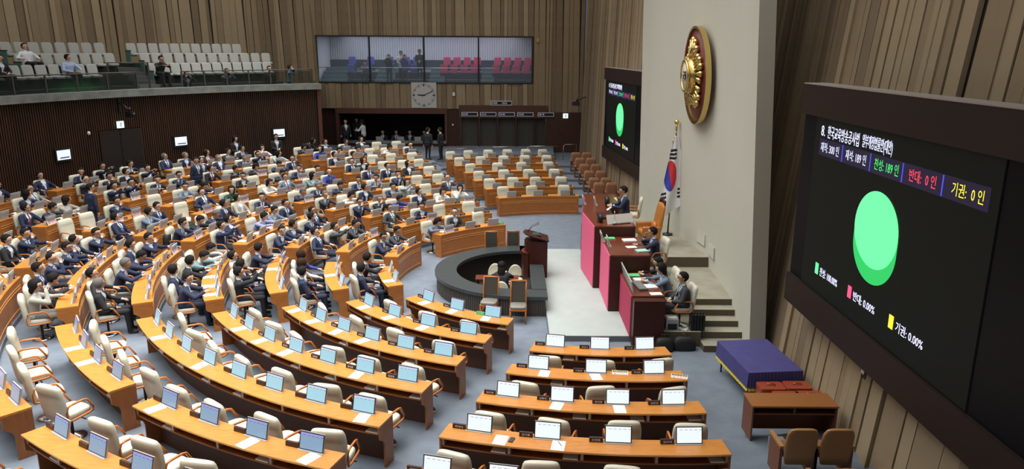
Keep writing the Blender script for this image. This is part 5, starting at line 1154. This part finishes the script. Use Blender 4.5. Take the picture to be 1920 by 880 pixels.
gp('S0', 'T', 23.0, 129.5, 4.55, 'person in black T-shirt standing at right end of gallery', lanyard=True, tie=None, hair=('man', 0)); photog('D', 23.0, 126.8, 4.6, 'person in denim shirt at right end of gallery', 60, tie=None, hair=('man', 0))
# booth: seats behind the window
BLUE_S = mat('booth_seat_blue', (.095, .10, .42), .8); PINK_S = mat('booth_seat_pink', (.55, .055, .17), .8); NAVY_S = mat('booth_seat_navy', (.02, .03, .07), .8)
_b = MB(); _b.loft([rect_ring(.1, 0, z, .05, .24*k, 14, 5) for z, k in ((.42, .95), (.5, 1), (.92, 1), (.98, .85))]); BBK = {c: (lambda m: _b.mesh('bb', m))(m) for c, m in (('b', BLUE_S), ('p', PINK_S))}
_b = MB(); _b.box(-.12, .15, -.25, .25, .05, .44); _b.box(-.18, -.12, -.16, .16, .2, .28); BST = _b.mesh('bs', NAVY_S)
def bseat(x, y, z, c, label): t = thing('booth_chair', label, 'chair', (x, y, z), -PI/2, 'seats in the glazed booth'); ch('backrest', BBK[c], t); ch('seat_base', BST, t)
for row, (y, z) in enumerate(((27.5, 5.32), (29.0, 5.80))):
    for k, px in enumerate((-12.7+.0, -11.55) if row == 0 else (-12.75, -11.5, -10.2)): bseat(px+(.35 if row == 0 else .2), y, z, 'b', 'blue seat behind first pane of booth window, %s from left, %s row' % (ORD[k], ('front', 'rear')[row]))
    for k, px in enumerate((-8.9, -8.2)): bseat(px, y, z, 'b', 'blue seat behind second pane of booth window, %s, %s row' % (('left', 'right')[k], ('front', 'rear')[row]))
    for q, x0 in enumerate((-6.25, -2.85)):
        for k in range(4): bseat(x0+k*.66*(1 if row == 0 else 1.03)+row*.08, y, z, 'p', 'pink seat behind %s pane of booth window, %s from left, %s row' % (('third', 'fourth')[q], ORD[k], ('front', 'rear')[row]))
RM = -PI/2
person('SC', 'T', (-9.74, 26.75, 5.1), RM, 'person in black filming behind booth window, left of three', hair=('man', 0), tie=None); hcam(-9.74, 26.42, 6.65, RM, 'video camera held by leftmost person in booth')
person('SH', 'W', (-9.02, 27.3, 5.32), RM, 'person in white shirt standing in booth behind camera', hair=('man', 0), tie=None); person('SC', 'b', (-8.72, 26.7, 5.1), RM, 'person in blue filming behind booth window', hair=('man', 0), tie=None)
hcam(-8.72, 26.37, 6.65, RM, 'video camera held by person in blue in booth'); person('SH', 'T', (-7.80, 27.2, 5.42), RM, 'person in black with lanyard standing in booth, rightmost', hair=('man', 0), lanyard=True, tie=None); person('M0', 'H', (-11.35, 27.2, 5.1), RM, 'person seated low behind first pane of booth window', hair=('man', 0), tie=None)
# people standing on the floor and in the lounge
def facing(x, y): return math.atan2(-y, -x)
person('SR', 'n', (-15.35, 9.2, fl(8)), facing(-15.35, 9.2)+rad(10), 'person in navy suit standing among seats, far left block', hair=('man', 0), tie=1, skin=1)
person('SR', 'n', (-16.35, 2.75, fl(8)), rad(60), 'person in navy suit standing turned away, far left block', hair=('man', 0), tie=None)
person('SH', 'k', (-15.75, 15.0, 1.16), facing(-15.7, 15)+rad(15), 'person in black jacket standing by dark slats, left of two', female=True, hair=('woman', 0)); person('SH', 'k', (-14.0, 16.05, 1.16), facing(-14, 16), 'person in black suit standing below small wall screen', hair=('man', 0))
person('SB', 'k', (-12.95, 16.9, 1.16), rad(5), 'person in black bending over desk beside far aisle', hair=('woman', 0), female=True)
person('SR', 'k', (-6.55, 19.7, 1.16), rad(60), 'guard in black suit standing in aisle, left of two', hair=('man', 0), tie=0, glasses=False); person('SH', 'k', (-5.8, 19.7, 1.16), rad(160), 'guard in black suit standing in aisle, right of two', hair=('man', 0), tie=1, glasses=False)
person('SR', 'k', (-12.35, 25.0, 1.10), rad(-60), 'person in black suit standing left of lounge counter', hair=('man', 0)); person('SH', 'T', (-12.0, 26.8, 1.05), rad(-90), 'person in black T-shirt with lanyard behind lounge counter', lanyard=True, hair=('man', 0), tie=None)
person('SP', 'W', (-11.25, 25.2, 1.05), rad(170), 'person in white blouse holding paper at lounge counter', female=True, hair=('woman', 0)); q_ = thing('papers', 'white paper held by person at lounge counter', 'paper', (-11.7, 25.25, 2.2), 0, rot=(0, rad(-50), 0)); ch('sheets', SHEET, q_)
for k, (x, c_) in enumerate(((-10.35, 'k'), (-9.45, 'c'), (-8.55, 'k'), (-7.6, 'n'))): person('U0', c_, (x, 27.0, .62), RM, 'person seated behind lounge counter, %s from left' % ORD[k], hair=('man', 0) if k != 1 else ('woman', 0), tie=0)
for k, x in enumerate((-10.4, -9.0, -7.9)):
    monitor((x, 26.0, 1.48), RM, 'c', 'small monitor back on lounge counter, %s from left' % ORD[k])
# phone on paper, pen (near right block, fourth row)
t = thing('phone', 'dark phone on papers, fourth row, near right block', 'phone', (-1.72, -11.80, HT[4]+.005), rad(70)); ch('body', MB().box(-.075, .075, -.036, .036, 0, .009).mesh('ph', mat('phone_dark', (.03, .035, .04), .2)), t)
t = thing('pen', 'pen on papers, second place, fourth row, near right block', 'pen', (-.95, -11.92, HT[4]+.006), rad(110)); ch('body', MB().tube([(-.07, 0, .004), (.07, 0, .004)], .005, 6).mesh('pn', BLACK), t)
YT = mat('flyer_yellow_text', (.78, .75, .10), .6)
for k, (x, y) in enumerate(((.48, -8.61), (1.65, -8.77))):
    t = thing('flyer', 'yellow and red printed card lying on second desk, near right block, %s' % ('left one', 'right one')[k], 'sign', (x, y, HT[2]), rad(-6-k*10)); ch('sheet', MB().box(-.16, .16, -.10, .10, 0, .004, 0).box(-.15, .15, .0, .092, .004, .005, 1).mesh('fl', [PAPER, mat('flyer_dark', (.10, .06, .04), .6)]), t)
    ch('upper_lettering', text_mesh('국민의방송', YT, .27, .07, .0008), t, (-.135, .012, .006)); ch('lower_lettering', text_mesh('장악반대', mat('flyer_pink_text', (.70, .10, .16), .6), .27, .07, .0008), t, (-.135, -.088, .006))

t = thing('backpack', 'black backpack with pale straps on cream chair beside near left aisle', 'bag', (-12.9, .78, fl(5)+.55), rad(-5))
b = MB(); b.loft([rect_ring(0, 0, z, .12*k, .17*k, 14, 3) for z, k in ((0, .9), (.05, 1), (.28, .95), (.38, .7), (.42, .35))]); ch('body', b.mesh('bp', mat('bag_black', (.010, .010, .011), .6)), t)
ch('strap', MB().tube([(.125, -.12, .04), (.14, 0, .20), (.10, .10, .36)], .008, 5).mesh('bs', WHITE), t)
